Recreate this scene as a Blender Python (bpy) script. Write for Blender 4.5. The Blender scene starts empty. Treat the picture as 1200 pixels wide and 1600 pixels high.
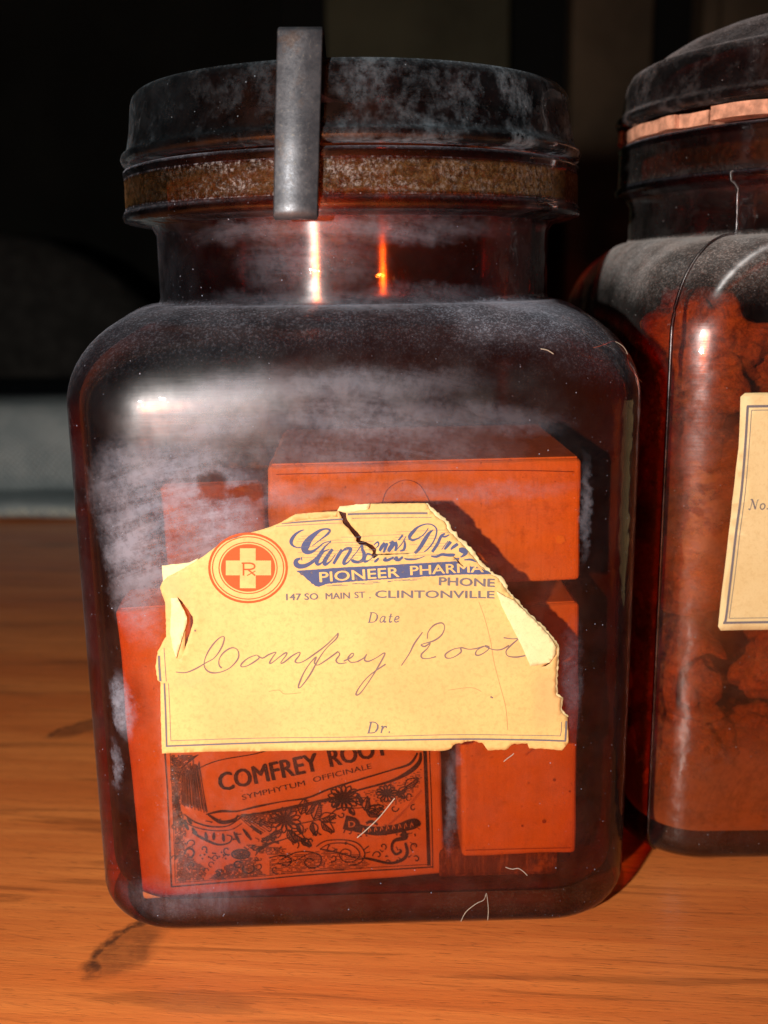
import bpy, bmesh, math, random
from mathutils import Vector, Matrix, noise as mnoise
from mathutils.geometry import delaunay_2d_cdt

random.seed(7)
C = bpy.context.scene.collection
S = 0.01                      # everything below is laid out in centimetres

# ------------------------------------------------------------------ camera
PITCH, ROLL, FPX, EYE = math.radians(12.7), math.radians(0.8), 1600.0, 14.2
U0 = Vector((0, math.sin(PITCH), math.cos(PITCH)))
FW = Vector((0, math.cos(PITCH), -math.sin(PITCH)))
RC = Vector((math.cos(ROLL), 0, 0)) - math.sin(ROLL) * U0
UC = Vector((math.sin(ROLL), 0, 0)) + math.cos(ROLL) * U0
EYEP = Vector((0, 0, EYE))
cam = bpy.data.cameras.new('camera')
cam.sensor_fit = 'HORIZONTAL'; cam.sensor_width = 36; cam.lens = 36 * FPX / 1200
cam.clip_start = 0.01; cam.clip_end = 50
cam.dof.use_dof = True; cam.dof.focus_distance = 0.213; cam.dof.aperture_fstop = 20
co = bpy.data.objects.new('camera', cam); C.objects.link(co)
m3 = Matrix((RC, UC, -FW)).transposed()
co.matrix_world = Matrix.Translation(EYEP * S) @ m3.to_4x4()
bpy.context.scene.camera = co

# ------------------------------------------------------------------ light: a dim room and one small hand lamp beside the camera
w = bpy.data.worlds.new('World'); bpy.context.scene.world = w; w.use_nodes = True
w.node_tree.nodes['Background'].inputs[0].default_value = (0.75, 0.8, 1, 1)
w.node_tree.nodes['Background'].inputs[1].default_value = 0.004
ld = bpy.data.lights.new('hand_lamp', 'POINT'); ld.energy = 6.3; ld.shadow_soft_size = 0.006
ld.color = (1.0, 0.93, 0.84)
lo = bpy.data.objects.new('hand_lamp', ld); C.objects.link(lo); lo.location = (-0.127, -0.086, 0.150)

sc = bpy.context.scene
sc.view_settings.view_transform = 'Standard'; sc.view_settings.look = 'None'
sc.view_settings.exposure = 0; sc.view_settings.gamma = 1
sc.render.engine = 'CYCLES'
sc.cycles.transparent_max_bounces = 48; sc.cycles.max_bounces = 14
sc.cycles.diffuse_bounces = 4; sc.cycles.glossy_bounces = 6
sc.cycles.use_denoising = True
sc.cycles.sample_clamp_indirect = 4.0

# ------------------------------------------------------------------ helpers
def ray(u, v):
    return ((u - 600) / FPX * RC + (800 - v) / FPX * UC + FW)
def hit(u, v, p0, n):          # where a sight line meets a real plane
    d = ray(u, v)
    t = (p0 - EYEP).dot(n) / d.dot(n)
    return EYEP + d * t

def new_obj(name, verts, faces, mats, parent=None, smooth=True, fm=None):
    me = bpy.data.meshes.new(name)
    me.from_pydata([Vector(v) * S for v in verts], [], faces)
    if not isinstance(mats, (list, tuple)): mats = [mats]
    for m in mats: me.materials.append(m)
    if fm: me.polygons.foreach_set('material_index', fm)
    me.polygons.foreach_set('use_smooth', [smooth] * len(me.polygons))
    me.update()
    o = bpy.data.objects.new(name, me); C.objects.link(o)
    if parent is not None: o.parent = parent
    return o
def tag(o, label=None, cat=None, group=None, kind=None):
    if label: o['label'] = label
    if cat: o['category'] = cat
    if group: o['group'] = group
    if kind: o['kind'] = kind
    return o
def thing(name, label, cat, loc=(0, 0, 0), rz=0, group=None):
    o = bpy.data.objects.new(name, None); C.objects.link(o)
    o.location = Vector(loc) * S; o.rotation_euler = (0, 0, rz); o.empty_display_size = 0.02
    return tag(o, label, cat, group)
def mat_cm(loc, rz=0, ry=0):
    return Matrix.Translation(Vector(loc)) @ Matrix.Rotation(rz, 4, 'Z') @ Matrix.Rotation(ry, 4, 'Y')

def bevel_box(x0, x1, y0, y1, z0, z1, b=0.05, seg=2):
    bm = bmesh.new(); bmesh.ops.create_cube(bm, size=1)
    for v in bm.verts:
        v.co = Vector(((x0 + x1) / 2 + v.co.x * (x1 - x0), (y0 + y1) / 2 + v.co.y * (y1 - y0), (z0 + z1) / 2 + v.co.z * (z1 - z0)))
    if b: bmesh.ops.bevel(bm, geom=bm.edges[:], offset=b, segments=seg, affect='EDGES', profile=0.6)
    bm.verts.index_update()
    vs = [v.co.copy() for v in bm.verts]; fs = [[v.index for v in f.verts] for f in bm.faces]
    bm.free(); return vs, fs
def catmull(pts, n=6):
    if len(pts) < 3: n = max(n, 4)
    out = []
    P = [pts[0]] + list(pts) + [pts[-1]]
    for i in range(1, len(P) - 2):
        p0, p1, p2, p3 = P[i - 1], P[i], P[i + 1], P[i + 2]
        for k in range(n):
            t = k / n
            out.append(tuple(0.5 * ((2 * b) + (-a + c) * t + (2 * a - 5 * b + 4 * c - d) * t * t + (-a + 3 * b - 3 * c + d) * t ** 3)
                             for a, b, c, d in zip(p0, p1, p2, p3)))
    out.append(tuple(pts[-1])); return out
def tube(pts, r, sides=6, n=6, closed=False):
    pts = [Vector(p) for p in catmull([tuple(p) for p in pts], n)]
    vs, fs = [], []
    for i, p in enumerate(pts):
        t = (pts[min(i + 1, len(pts) - 1)] - pts[max(i - 1, 0)]).normalized()
        a = t.orthogonal().normalized() if abs(t.z) > .95 else t.cross(Vector((0, 0, 1))).normalized()
        b = t.cross(a)
        rr = r(i / (len(pts) - 1)) if callable(r) else r
        for k in range(sides):
            th = 2 * math.pi * k / sides
            vs.append(p + rr * (math.cos(th) * a + math.sin(th) * b))
    for i in range(len(pts) - 1):
        for k in range(sides):
            fs.append((i * sides + k, i * sides + (k + 1) % sides, (i + 1) * sides + (k + 1) % sides, (i + 1) * sides + k))
    fs.append(tuple(range(sides))[::-1]); fs.append(tuple((len(pts) - 1) * sides + k for k in range(sides)))
    return vs, fs
def lathe(profile, n=128):
    vs, fs = [], []
    for (r, z) in profile:
        for k in range(n):
            a = 2 * math.pi * k / n
            vs.append((r * math.cos(a), r * math.sin(a), z))
    for i in range(len(profile) - 1):
        for k in range(n):
            fs.append((i * n + k, i * n + (k + 1) % n, (i + 1) * n + (k + 1) % n, (i + 1) * n + k))
    return vs, fs

# ------------------------------------------------------------------ node helper
class NT:
    def __init__(s, name):
        s.m = bpy.data.materials.new(name); s.m.use_nodes = True
        s.t = s.m.node_tree; s.t.nodes.clear()
    def n(s, typ, **kw):
        nd = s.t.nodes.new(typ)
        for k, v in kw.items():
            if k.startswith('i_'): s.put(nd.inputs[k[2:].replace('_', ' ')], v)
            else: setattr(nd, k, v)
        return nd
    def put(s, sock, v):
        if isinstance(v, bpy.types.NodeSocket): s.t.links.new(v, sock)
        elif isinstance(v, bpy.types.Node): s.t.links.new(v.outputs[0], sock)
        else:
            if hasattr(sock, 'default_value'):
                try: sock.default_value = v
                except Exception: sock.default_value = tuple(v) + (1,) if len(v) == 3 else v
    def math(s, op, a, b=None, c=None, clamp=False):
        nd = s.t.nodes.new('ShaderNodeMath'); nd.operation = op; nd.use_clamp = clamp
        s.put(nd.inputs[0], a)
        if b is not None: s.put(nd.inputs[1], b)
        if c is not None: s.put(nd.inputs[2], c)
        return nd.outputs[0]
    def vmath(s, op, a, b=None, out=0):
        nd = s.t.nodes.new('ShaderNodeVectorMath'); nd.operation = op
        s.put(nd.inputs[0], a)
        if b is not None:
            s.put(nd.inputs['Scale'] if op == 'SCALE' else nd.inputs[1], b)
        return nd.outputs[out]
    def coords(s, k=100.0):
        tc = s.t.nodes.new('ShaderNodeTexCoord')
        return s.vmath('SCALE', tc.outputs['Object'], k)
    def noise(s, vec, scale, detail=4, rough=0.55, dist=0.0, out='Fac'):
        nd = s.t.nodes.new('ShaderNodeTexNoise'); s.put(nd.inputs['Vector'], vec)
        nd.inputs['Scale'].default_value = scale; nd.inputs['Detail'].default_value = detail
        nd.inputs['Roughness'].default_value = rough; nd.inputs['Distortion'].default_value = dist
        return nd.outputs[out]
    def mapr(s, v, a, b, c=0.0, d=1.0, smooth=True):
        nd = s.t.nodes.new('ShaderNodeMapRange')
        if smooth: nd.interpolation_type = 'SMOOTHSTEP'
        s.put(nd.inputs[0], v)
        for i, x in enumerate((a, b, c, d)): s.put(nd.inputs[i + 1], x)
        return nd.outputs[0]
    def mix(s, f, a, b, typ='MIX'):
        nd = s.t.nodes.new('ShaderNodeMix'); nd.data_type = 'RGBA'; nd.blend_type = typ
        s.put(nd.inputs[0], f); s.put(nd.inputs[6], a); s.put(nd.inputs[7], b)
        return nd.outputs[2]
    def sep(s, v):
        nd = s.t.nodes.new('ShaderNodeSeparateXYZ'); s.put(nd.inputs[0], v); return nd.outputs
    def comb(s, x, y, z):
        nd = s.t.nodes.new('ShaderNodeCombineXYZ')
        for i, q in enumerate((x, y, z)): s.put(nd.inputs[i], q)
        return nd.outputs[0]
    def bump(s, h, strength=0.3, dist=0.0005):
        nd = s.t.nodes.new('ShaderNodeBump'); s.put(nd.inputs['Height'], h)
        nd.inputs['Strength'].default_value = strength; nd.inputs['Distance'].default_value = dist
        return nd.outputs[0]
    def out(s, sh):
        o = s.t.nodes.new('ShaderNodeOutputMaterial'); s.put(o.inputs[0], sh); return s.m
    def pbr(s, **kw):
        nd = s.t.nodes.new('ShaderNodeBsdfPrincipled')
        for k, v in kw.items(): s.put(nd.inputs[k.replace('_', ' ')], v)
        return nd.outputs[0]
    def mixsh(s, f, a, b):
        nd = s.t.nodes.new('ShaderNodeMixShader'); s.put(nd.inputs[0], f)
        s.put(nd.inputs[1], a); s.put(nd.inputs[2], b); return nd.outputs[0]
def rgb(r, g, b): return (r, g, b, 1)

def simple(name, col, rough=0.6, var=0.15, scale=3.0, bump=0.2, bscale=20, metal=0.0, spec=0.5):
    N = NT(name); c = N.coords()
    f = N.noise(c, scale, 6)
    d = tuple(x * (1 - var) for x in col[:3]); e = tuple(min(1, x * (1 + var)) for x in col[:3])
    colr = N.mix(N.mapr(f, .3, .7), rgb(*d), rgb(*e))
    b = N.bump(N.noise(c, bscale, 4), bump, 0.0004)
    return N.out(N.pbr(Base_Color=colr, Roughness=rough, Normal=b, Metallic=metal, Specular_IOR_Level=spec))

# ------------------------------------------------------------------ amber glass
def blob(N, c, x, z, rx, rz, rot=0.0, soft=0.6):
    p = N.sep(c)
    dx = N.math('SUBTRACT', p[0], x); dz = N.math('SUBTRACT', p[2], z)
    cr, sr = math.cos(rot), math.sin(rot)
    a = N.math('ADD', N.math('MULTIPLY', dx, cr / rx), N.math('MULTIPLY', dz, sr / rx))
    b = N.math('ADD', N.math('MULTIPLY', dx, -sr / rz), N.math('MULTIPLY', dz, cr / rz))
    d = N.math('SQRT', N.math('ADD', N.math('MULTIPLY', a, a), N.math('MULTIPLY', b, b)))
    return N.mapr(d, 1.0, 1.0 - soft, 0, 1)

def glass_mat(name, t=(0.90, 0.62, 0.38), dusty=False, blobs=(), up=0.0, base=0.0, band=None, holes=(),
              dust_col=(0.36, 0.39, 0.49), seamx=None, speck=0.5, film=0.02, haze=0.0, fill=0.5, xfade=None, fk=1.0, upblob=None, upfade=None, frough=.30, basez=None, sheen=None, shade_coat=0, fcol=(.95, .95, 1), grain_band=None, glow_band_col=(0.30, 0.16, 0.05), rough=0.04, wave=0.28, cut=0.0):
    N = NT(name); c = N.coords()
    geo = N.n('ShaderNodeNewGeometry')
    cosv = N.math('ABSOLUTE', N.vmath('DOT_PRODUCT', geo.outputs['Normal'], geo.outputs['Incoming'], out=1))
    # longer way through the wall at a slant: Beer's law on the path length
    path = N.math('POWER', N.math('DIVIDE', 1.0, N.math('MAXIMUM', cosv, 0.10)), 1.35)
    tr = N.comb(*[N.math('POWER', q, path) for q in t])
    bmp = N.bump(N.math('ADD', N.noise(c, 0.55, 3, 0.5), N.math('MULTIPLY', N.noise(c, 2.6, 2, .5), .10)), wave, 0.004)
    transp = N.n('ShaderNodeBsdfTransparent', i_Color=tr)
    gl = N.n('ShaderNodeBsdfGlossy', i_Color=rgb(1, 1, 1), i_Roughness=rough, i_Normal=bmp)
    fres = N.math('MULTIPLY', fk, N.math('ADD', 0.035, N.math('MULTIPLY', 0.965, N.math('POWER', N.math('SUBTRACT', 1.0, cosv), 5.0))))
    sh = N.mixsh(fres, transp.outputs[0], gl.outputs[0])
    if film:
        # wiping marks run round the jar and smear reflections upright
        s0 = N.sep(c)
        wipe = N.noise(N.comb(N.math('MULTIPLY', s0[0], .5), N.math('MULTIPLY', s0[1], .5), N.math('MULTIPLY', s0[2], 7)), 1.6, 5, .6)
        b2 = N.bump(wipe, .05, .0004)
        tg = N.n('ShaderNodeTangent', direction_type='RADIAL', axis='Z')
        g2 = N.n('ShaderNodeBsdfAnisotropic', i_Color=rgb(*fcol), i_Roughness=frough, i_Normal=b2, i_Anisotropy=N.mapr(s0[2], 13.3, 14.0, 0, .8), i_Rotation=0.0, i_Tangent=tg.outputs[0])
        fm = N.math('MULTIPLY', N.mapr(N.noise(c, 1.2, 6, .65), .35, .7, film * .3, film * 1.6), N.mapr(s0[2], 13.3, 14.2, 1, 3.6))
        if sheen:
            fm = N.math('ADD', fm, N.math('MULTIPLY', blob(N, c, *sheen), .06))
        sh = N.mixsh(fm, sh, g2.outputs[0])
    if dusty:
        wob = N.vmath('SCALE', N.vmath('SUBTRACT', N.noise(c, .9, 9, .72, out='Color'), (0.5, 0.5, 0.5)), .7)
        wob2 = N.vmath('SCALE', N.vmath('SUBTRACT', N.noise(c, 5, 6, .7, out='Color'), (0.5, 0.5, 0.5)), .3)
        cw = N.vmath('ADD', N.vmath('ADD', c, wob), wob2)
        # wiped streaks: noise stretched along one diagonal
        sep = N.sep(c)
        ax = N.math('ADD', sep[0], 1.5); az = N.math('SUBTRACT', sep[2], 1.0)
        rr_ = N.math('SQRT', N.math('ADD', N.math('MULTIPLY', ax, ax), N.math('MULTIPLY', az, az)))
        th_ = N.math('ARCTAN2', ax, N.math('ADD', az, 6.0))
        st = N.comb(N.math('MULTIPLY', rr_, 2.6), N.math('MULTIPLY', th_, 3.5), N.math('MULTIPLY', sep[1], .3))
        streak = N.noise(st, 1.0, 9, .74, .5)
        fine = N.noise(c, 7.0, 8, .75)
        patchy = N.noise(c, 1.1, 10, .68)
        tot = None
        upk = N.mapr(sep[0], 9, 10, 1, 1)
        if upblob: upk = N.math('ADD', .55, N.math('MULTIPLY', blob(N, cw, *upblob), 1.5))
        if upfade: upk = N.math('MULTIPLY', upk, N.mapr(sep[0], upfade[0], upfade[1], upfade[2], 1))  # shoulder dust thinned leftward to paint in the darkness on that side
        front = N.mapr(sep[1], -2.5, -4.5, 0, 1)
        for (x, z, rx, rz, rot, soft, amt) in blobs:
            q = N.math('MULTIPLY', blob(N, cw, x, z, rx, rz, rot, soft), amt)
            tot = q if tot is None else N.math('MAXIMUM', tot, q)
        if tot is None: tot = N.math('MULTIPLY', front, 0.0)
        tex = N.math('ADD', N.math('MULTIPLY', N.mapr(patchy, .38, .60), .32),
                     N.math('ADD', N.math('MULTIPLY', N.mapr(streak, .39, .60), .50), N.math('MULTIPLY', N.mapr(fine, .41, .60), .42)))
        tot = N.math('MULTIPLY', N.math('MULTIPLY', tot, front), N.math('MINIMUM', N.math('ADD', fill, N.math('MULTIPLY', tex, 1 - fill)), 1.0))
        for (x, z, rx, rz, rot, soft, amt) in holes:
            q = N.math('MULTIPLY', blob(N, cw, x, z, rx, rz, rot, soft), amt)
            tot = N.math('MULTIPLY', tot, N.math('SUBTRACT', 1.0, q))
        # settled dust where the glass faces up, in separate grains
        nz = N.sep(geo.outputs['Normal'])[2]
        vor = N.n('ShaderNodeTexVoronoi'); N.put(vor.inputs['Vector'], c); vor.inputs['Scale'].default_value = 11
        grain = N.math('MAXIMUM', N.mapr(N.noise(c, 20, 4, .7), .50, .68), N.math('MULTIPLY', N.mapr(N.noise(c, 9, 6, .8), .54, .62), .8))
        if up:
            u_ = N.math('MULTIPLY', N.mapr(nz, .12, .9, 0, up), N.math('ADD', .28, N.math('MULTIPLY', grain, .9)))
            u_ = N.math('MULTIPLY', u_, upk)
            u_ = N.math('MULTIPLY', u_, N.mapr(N.noise(c, .6, 5, .6), .35, .62, .35, 1.0))
            tot = N.math('MAXIMUM', tot, u_)
        if base:
            bz = N.mapr(sep[2], basez[0], basez[1], 0, base) if basez else base
            tot = N.math('MAXIMUM', tot, N.math('MULTIPLY', N.math('MULTIPLY', N.mapr(N.noise(c, .8, 8, .7), .42, .66), N.mapr(fine, .3, .62)), bz))
        if xfade: tot = N.math('MULTIPLY', tot, N.mapr(sep[0], xfade[0], xfade[1], xfade[2], 1.0))  # dust thinned towards the left, standing in for the dark side
        if haze: tot = N.math('MAXIMUM', tot, N.mapr(N.noise(c, .9, 7, .7), .35, .7, haze * .3, haze * 1.5))
        if shade_coat:  # dark inner sides and back, added to hold back light passing through the jar
            cm = N.math('MULTIPLY', N.math('MULTIPLY', N.mapr(sep[1], -5.3, -4.4), N.mapr(sep[2], 13.4, 12.4)), N.mapr(N.noise(c, .8, 7, .7), .3, .6, shade_coat * .7, shade_coat))
            dcoat = cm
            tot = N.math('MAXIMUM', tot, cm)
        # single pale specks everywhere
        v2 = N.n('ShaderNodeTexVoronoi'); N.put(v2.inputs['Vector'], c); v2.inputs['Scale'].default_value = 5.5
        rad = N.math('MULTIPLY', N.sep(v2.outputs['Color'])[0], .17)
        sp = N.math('MULTIPLY', N.math('LESS_THAN', v2.outputs['Distance'], N.math('SUBTRACT', rad, .09)), speck)
        tot = N.math('MAXIMUM', tot, sp)
        v3 = N.n('ShaderNodeTexVoronoi'); N.put(v3.inputs['Vector'], c); v3.inputs['Scale'].default_value = 13
        rad3 = N.math('MULTIPLY', N.sep(v3.outputs['Color'])[1], .26)
        sp3 = N.math('MULTIPLY', N.math('LESS_THAN', v3.outputs['Distance'], N.math('SUBTRACT', rad3, .15)), N.math('MULTIPLY', N.sep(v3.outputs['Color'])[2], speck * .9))
        tot = N.math('MAXIMUM', tot, sp3)
        # the film also dulls the reflection
        dcol = N.mix(N.mapr(patchy, .35, .65), rgb(*dust_col), rgb(dust_col[0] * 1.05, dust_col[1] * .96, dust_col[2] * .92))
        if shade_coat: dcol = N.mix(N.math('MULTIPLY', dcoat, 20.0, clamp=True), dcol, rgb(.050, .030, .018))
        if band:  # brown band paints in the amber glow refracted in the ring, darker leftward
            z0, z1 = band
            bm_ = N.math('MULTIPLY', N.mapr(sep[2], z0, z0 + .1), N.mapr(sep[2], z1, z1 - .1))
            ng = N.noise(c, 8, 8, .8)
            bm_ = N.math('MULTIPLY', bm_, N.mapr(ng, .30, .66, .25, .75))
            bm_ = N.math('MULTIPLY', bm_, N.mapr(sep[0], -4.4, .2, .10, 1.0))
            dcol = N.mix(N.math('MULTIPLY', bm_, 60.0, clamp=True), dcol, N.mix(N.mapr(ng, .4, .62), rgb(glow_band_col[0] * .35, glow_band_col[1] * .35, glow_band_col[2] * .35), rgb(*glow_band_col)))
            tot = N.math('MAXIMUM', tot, bm_)
        if grain_band:      # pale crusty grains on the outside of the ring
            z0, z1 = grain_band
            gb = N.math('MULTIPLY', N.mapr(sep[2], z0, z0 + .12), N.mapr(sep[2], z1, z1 - .12))
            gb = N.math('MULTIPLY', gb, N.math('MULTIPLY', N.mapr(N.noise(c, 13, 7, .8), .46, .64), N.mapr(N.noise(N.comb(sep[0], sep[1], N.math('MULTIPLY', sep[2], 3)), 1.2, 5, .65), .40, .56, .15, 1)))
            gb = N.math('MULTIPLY', gb, N.math('MULTIPLY', N.mapr(sep[0], -4.4, -2.0, .06, .50), N.mapr(sep[0], -.6, 3.2, 1, .25)))
            tot = N.math('MAXIMUM', tot, gb); dcol = N.mix(N.math('MULTIPLY', gb, 2.0, clamp=True), dcol, rgb(.42, .40, .40))
        tot = N.math('SUBTRACT', 1.0, N.math('POWER', N.math('SUBTRACT', 1.0, N.math('MINIMUM', tot, .9)), N.math('DIVIDE', 1.0, N.math('MAXIMUM', cosv, .05))))
        df = N.n('ShaderNodeBsdfDiffuse', i_Color=dcol, i_Roughness=.5)
        sh = N.mixsh(N.math('MINIMUM', tot, .92), sh, df.outputs[0])
    return N.out(sh)

# ================================================================== PLACE: jars' frames
YAW = math.radians(1.2)
J1 = Vector((-0.66, 26.1, 0)); A1 = 6.1         # main jar: axis, half width
M1 = mat_cm(J1, YAW); M1i = M1.inverted()
J2 = Vector((12.12, 28.75, 0)); A2 = 6.25
M2 = mat_cm(J2, 0); M2i = M2.inverted()
def plane_of(M, ylocal):
    return M @ Vector((0, ylocal, 0)), (M.to_3x3() @ Vector((0, -1, 0)))

# ------------------------------------------------------------------ jar body mesh
def section(a, i, rc, nb=14, nf=10):
    h = a - i; r = max(rc - i, 0.25); pts = []
    cs = [(h - r, h - r, 0), (-(h - r), h - r, 90), (-(h - r), -(h - r), 180), (h - r, -(h - r), 270)]
    for q, (cx, cy, a0) in enumerate(cs):
        for k in range(nb + 1):
            th = math.radians(a0 + 90 * k / nb)
            pts.append((cx + r * math.cos(th), cy + r * math.sin(th)))
        nx = cs[(q + 1) % 4]; th = math.radians(a0 + 90)
        e0 = pts[-1]; e1 = (nx[0] + r * math.cos(th), nx[1] + r * math.sin(th))
        for k in range(1, nf):
            f = k / nf; pts.append((e0[0] + (e1[0] - e0[0]) * f, e0[1] + (e1[1] - e0[1]) * f))
    return pts
def jar_body(a, rc, levels, nouter, mats, parent, beads=()):
    ref = section(a, 0, rc); ang = [math.atan2(y, x) for x, y in ref]; n = len(ref)
    vs, fs, fm = [], [], []
    for (z, inset, wgt, R) in levels:
        sec = section(a, inset, rc)
        for k in range(n):
            x = sec[k][0] * (1 - wgt) + R * math.cos(ang[k]) * wgt
            y = sec[k][1] * (1 - wgt) + R * math.sin(ang[k]) * wgt
            vs.append((x, y, z))
    for i in range(len(levels) - 1):
        for k in range(n):
            zm = (levels[i][0] + levels[i + 1][0]) / 2; thick = (i < nouter) and (zm < .35 or any(a_ < zm < b_ for a_, b_ in beads))
            fs.append((i * n + k, i * n + (k + 1) % n, (i + 1) * n + (k + 1) % n, (i + 1) * n + k)); fm.append((2 if thick else 0) if i < nouter else 1)
    c0 = len(vs); vs.append((0, 0, levels[0][0] + .05)); vs.append((0, 0, levels[-1][0]))
    L = (len(levels) - 1) * n
    for k in range(n):
        fs.append((c0, (k + 1) % n, k)); fm.append(0)
        fs.append((c0 + 1, L + k, L + (k + 1) % n)); fm.append(1)
    return new_obj('body', vs, fs, mats, parent, True, fm)
def make_levels(a, rc, zs, zn, Rn, zf, Rf, zt, wall=.25, floor=.6, mouth=None):
    """outer: foot, wall, shoulder quarter, neck, flange ring; inner the same back down."""
    L = [(0.28, a * .55, 0, 0), (0.22, 1.8, 0, 0), (0.02, 1.3, 0, 0), (0.0, 1.05, 0, 0)]
    rb = .75
    for k in range(1, 9):
        t = math.pi / 2 * k / 8
        L.append((rb * (1 - math.cos(t)), rb * (1 - math.sin(t)) + .1 * (1 - k / 8), 0, 0))
    for k in range(1, 7): L.append((rb + (zs - rb) * k / 7, 0, 0, 0))
    for k in range(0, 15):
        t = math.pi / 2 * k / 14
        L.append((zs + (zn - zs) * math.sin(t), 0, (1 - math.cos(t)) * .965, Rn))
    L += [(zn + .05, 0, .985, Rn), (zn + .14, 0, 1, Rn), (zf - .28, 0, 1, Rn), (zf - .1, 0, 1, Rn + .1)]
    L += [(zf - .02, 0, 1, Rf - .12), (zf + .03, 0, 1, Rf + .03), (zf + .12, 0, 1, Rf + .06), (zf + .22, 0, 1, Rf + .01), (zf + .26, 0, 1, Rf - .02)]
    L += [(zt - .2, 0, 1, Rf - .03), (zt - .1, 0, 1, Rf), (zt - .03, 0, 1, Rf - .03), (zt, 0, 1, Rf - .12)]
    no = len(L) - 1
    m = mouth or Rn - .3
    L += [(zt, 0, 1, m + .15), (zt - .08, 0, 1, m), (zn + .1, 0, 1, m), (zn - .2, 0, .96, m)]
    for k in range(13, -1, -1):
        t = math.pi / 2 * k / 14
        L.append((zs + (zn - .35 - zs) * math.sin(t), wall * (1 - .0), (1 - math.cos(t)) * .96, m))
    for k in range(6, 0, -1): L.append((1.4 + (zs - 1.4) * k / 7, wall, 0, 0))
    for k in range(8, -1, -1):
        t = math.pi / 2 * k / 8; r2 = .8
        L.append((floor + r2 * (1 - math.cos(t)), wall + r2 * (1 - math.sin(t)), 0, 0))
    L.append((floor + .05, a * .5, 0, 0))
    return L, no

# dust patches on the real front face, and a grey neck sheen painted as dust
FP, FN = plane_of(M1, -A1)
def loc1(u, v, yl=None):
    p0, n = plane_of(M1, -A1 if yl is None else yl)
    return M1i @ hit(u, v, p0, n)
def pb(u, v, ru, rv, rot, soft, amt):
    p = loc1(u, v); k = (loc1(u + 10, v).x - p.x) / 10
    return (p.x, p.z, ru * k, rv * k, rot, soft, amt)
blobs1 = [pb(335, 815, 105, 60, .15, .8, .80), pb(280, 780, 170, 150, .1, .75, .60), pb(340, 640, 180, 74, .25, .85, .46), pb(225, 850, 85, 140, 0, .75, .60),
          pb(520, 605, 300, 40, .02, .9, .30), pb(560, 655, 280, 66, -.08, .9, .34), pb(560, 705, 320, 50, 0, .9, .24), pb(770, 655, 160, 34, -.1, .8, .16),
          pb(188, 1110, 26, 70, .1, .8, .48), pb(330, 850, 130, 60, .3, .85, .50), pb(215, 930, 60, 110, 0, .85, .36),
          pb(650, 768, 320, 24, 0, .9, .22), pb(450, 775, 160, 26, .1, .9, .26),
          pb(560, 468, 360, 34, 0, .95, .18), pb(540, 355, 360, 34, 0, .95, .24), pb(480, 410, 160, 80, 0, .95, .20),  # neck: grey sheen painted in as dust
          pb(300, 1400, 150, 50, .1, .95, .16), pb(915, 800, 14, 110, 0, .9, .22),
          pb(895, 1060, 22, 130, 0, .9, .16), pb(330, 1330, 80, 70, 0, .9, .12), pb(706, 1250, 15, 130, 0, .9, .20), pb(175, 1210, 12, 60, 0, .9, .2)]
holes1 = [pb(332, 762, 34, 34, .2, .5, .9), pb(388, 770, 46, 14, 0, .5, 1.0), pb(300, 655, 45, 12, .5, .8, .4), pb(560, 760, 150, 22, 0, .8, .4)]
TT = (.91, .655, .44)
g_out = glass_mat('amber_glass_dusty', t=TT, dusty=True, blobs=blobs1, holes=holes1, up=.28, speck=.7, film=.024, haze=.005, fk=.55, frough=.42, fill=.20, band=(15.87, 16.55), sheen=pb(320, 620, 240, 90, .15, .95, 1)[:6], glow_band_col=(.115, .060, .022), upblob=pb(815, 505, 150, 55, -.1, .8, 1)[:6], upfade=(-5.2, -1.5, .35), grain_band=(15.75, 16.66))
g_thick = glass_mat('thick_amber_glass', t=(.62, .38, .27), dusty=True, up=.15, speck=.4, film=.03, haze=.002)
g_in = glass_mat('amber_glass', t=TT, film=0, fk=.35)
g_out2 = glass_mat('amber_glass_settled_dust', t=(.84, .58, .39), dusty=True, up=.62, speck=.4, base=.02, film=.035, haze=.008, dust_col=(.44, .42, .42))
g_seam = glass_mat('amber_glass_seam', t=(.5, .28, .16), film=.08)
g_ring_in = glass_mat('amber_glass_inner_glow_shade', dusty=True, band=(15.85, 16.52), glow_band_col=(.24, .13, .05), speck=.1, film=.05, frough=.2, fk=.35, fcol=(.9, .30, .10), shade_coat=.62)
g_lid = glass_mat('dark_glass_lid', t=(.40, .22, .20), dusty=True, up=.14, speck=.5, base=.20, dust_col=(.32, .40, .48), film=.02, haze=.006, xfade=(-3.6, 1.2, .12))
g_lid2 = glass_mat('dark_glass_dome', t=(.55, .27, .22), dusty=True, up=.20, speck=.5, base=.07, dust_col=(.42, .38, .40), film=.035, haze=.008)

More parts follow.
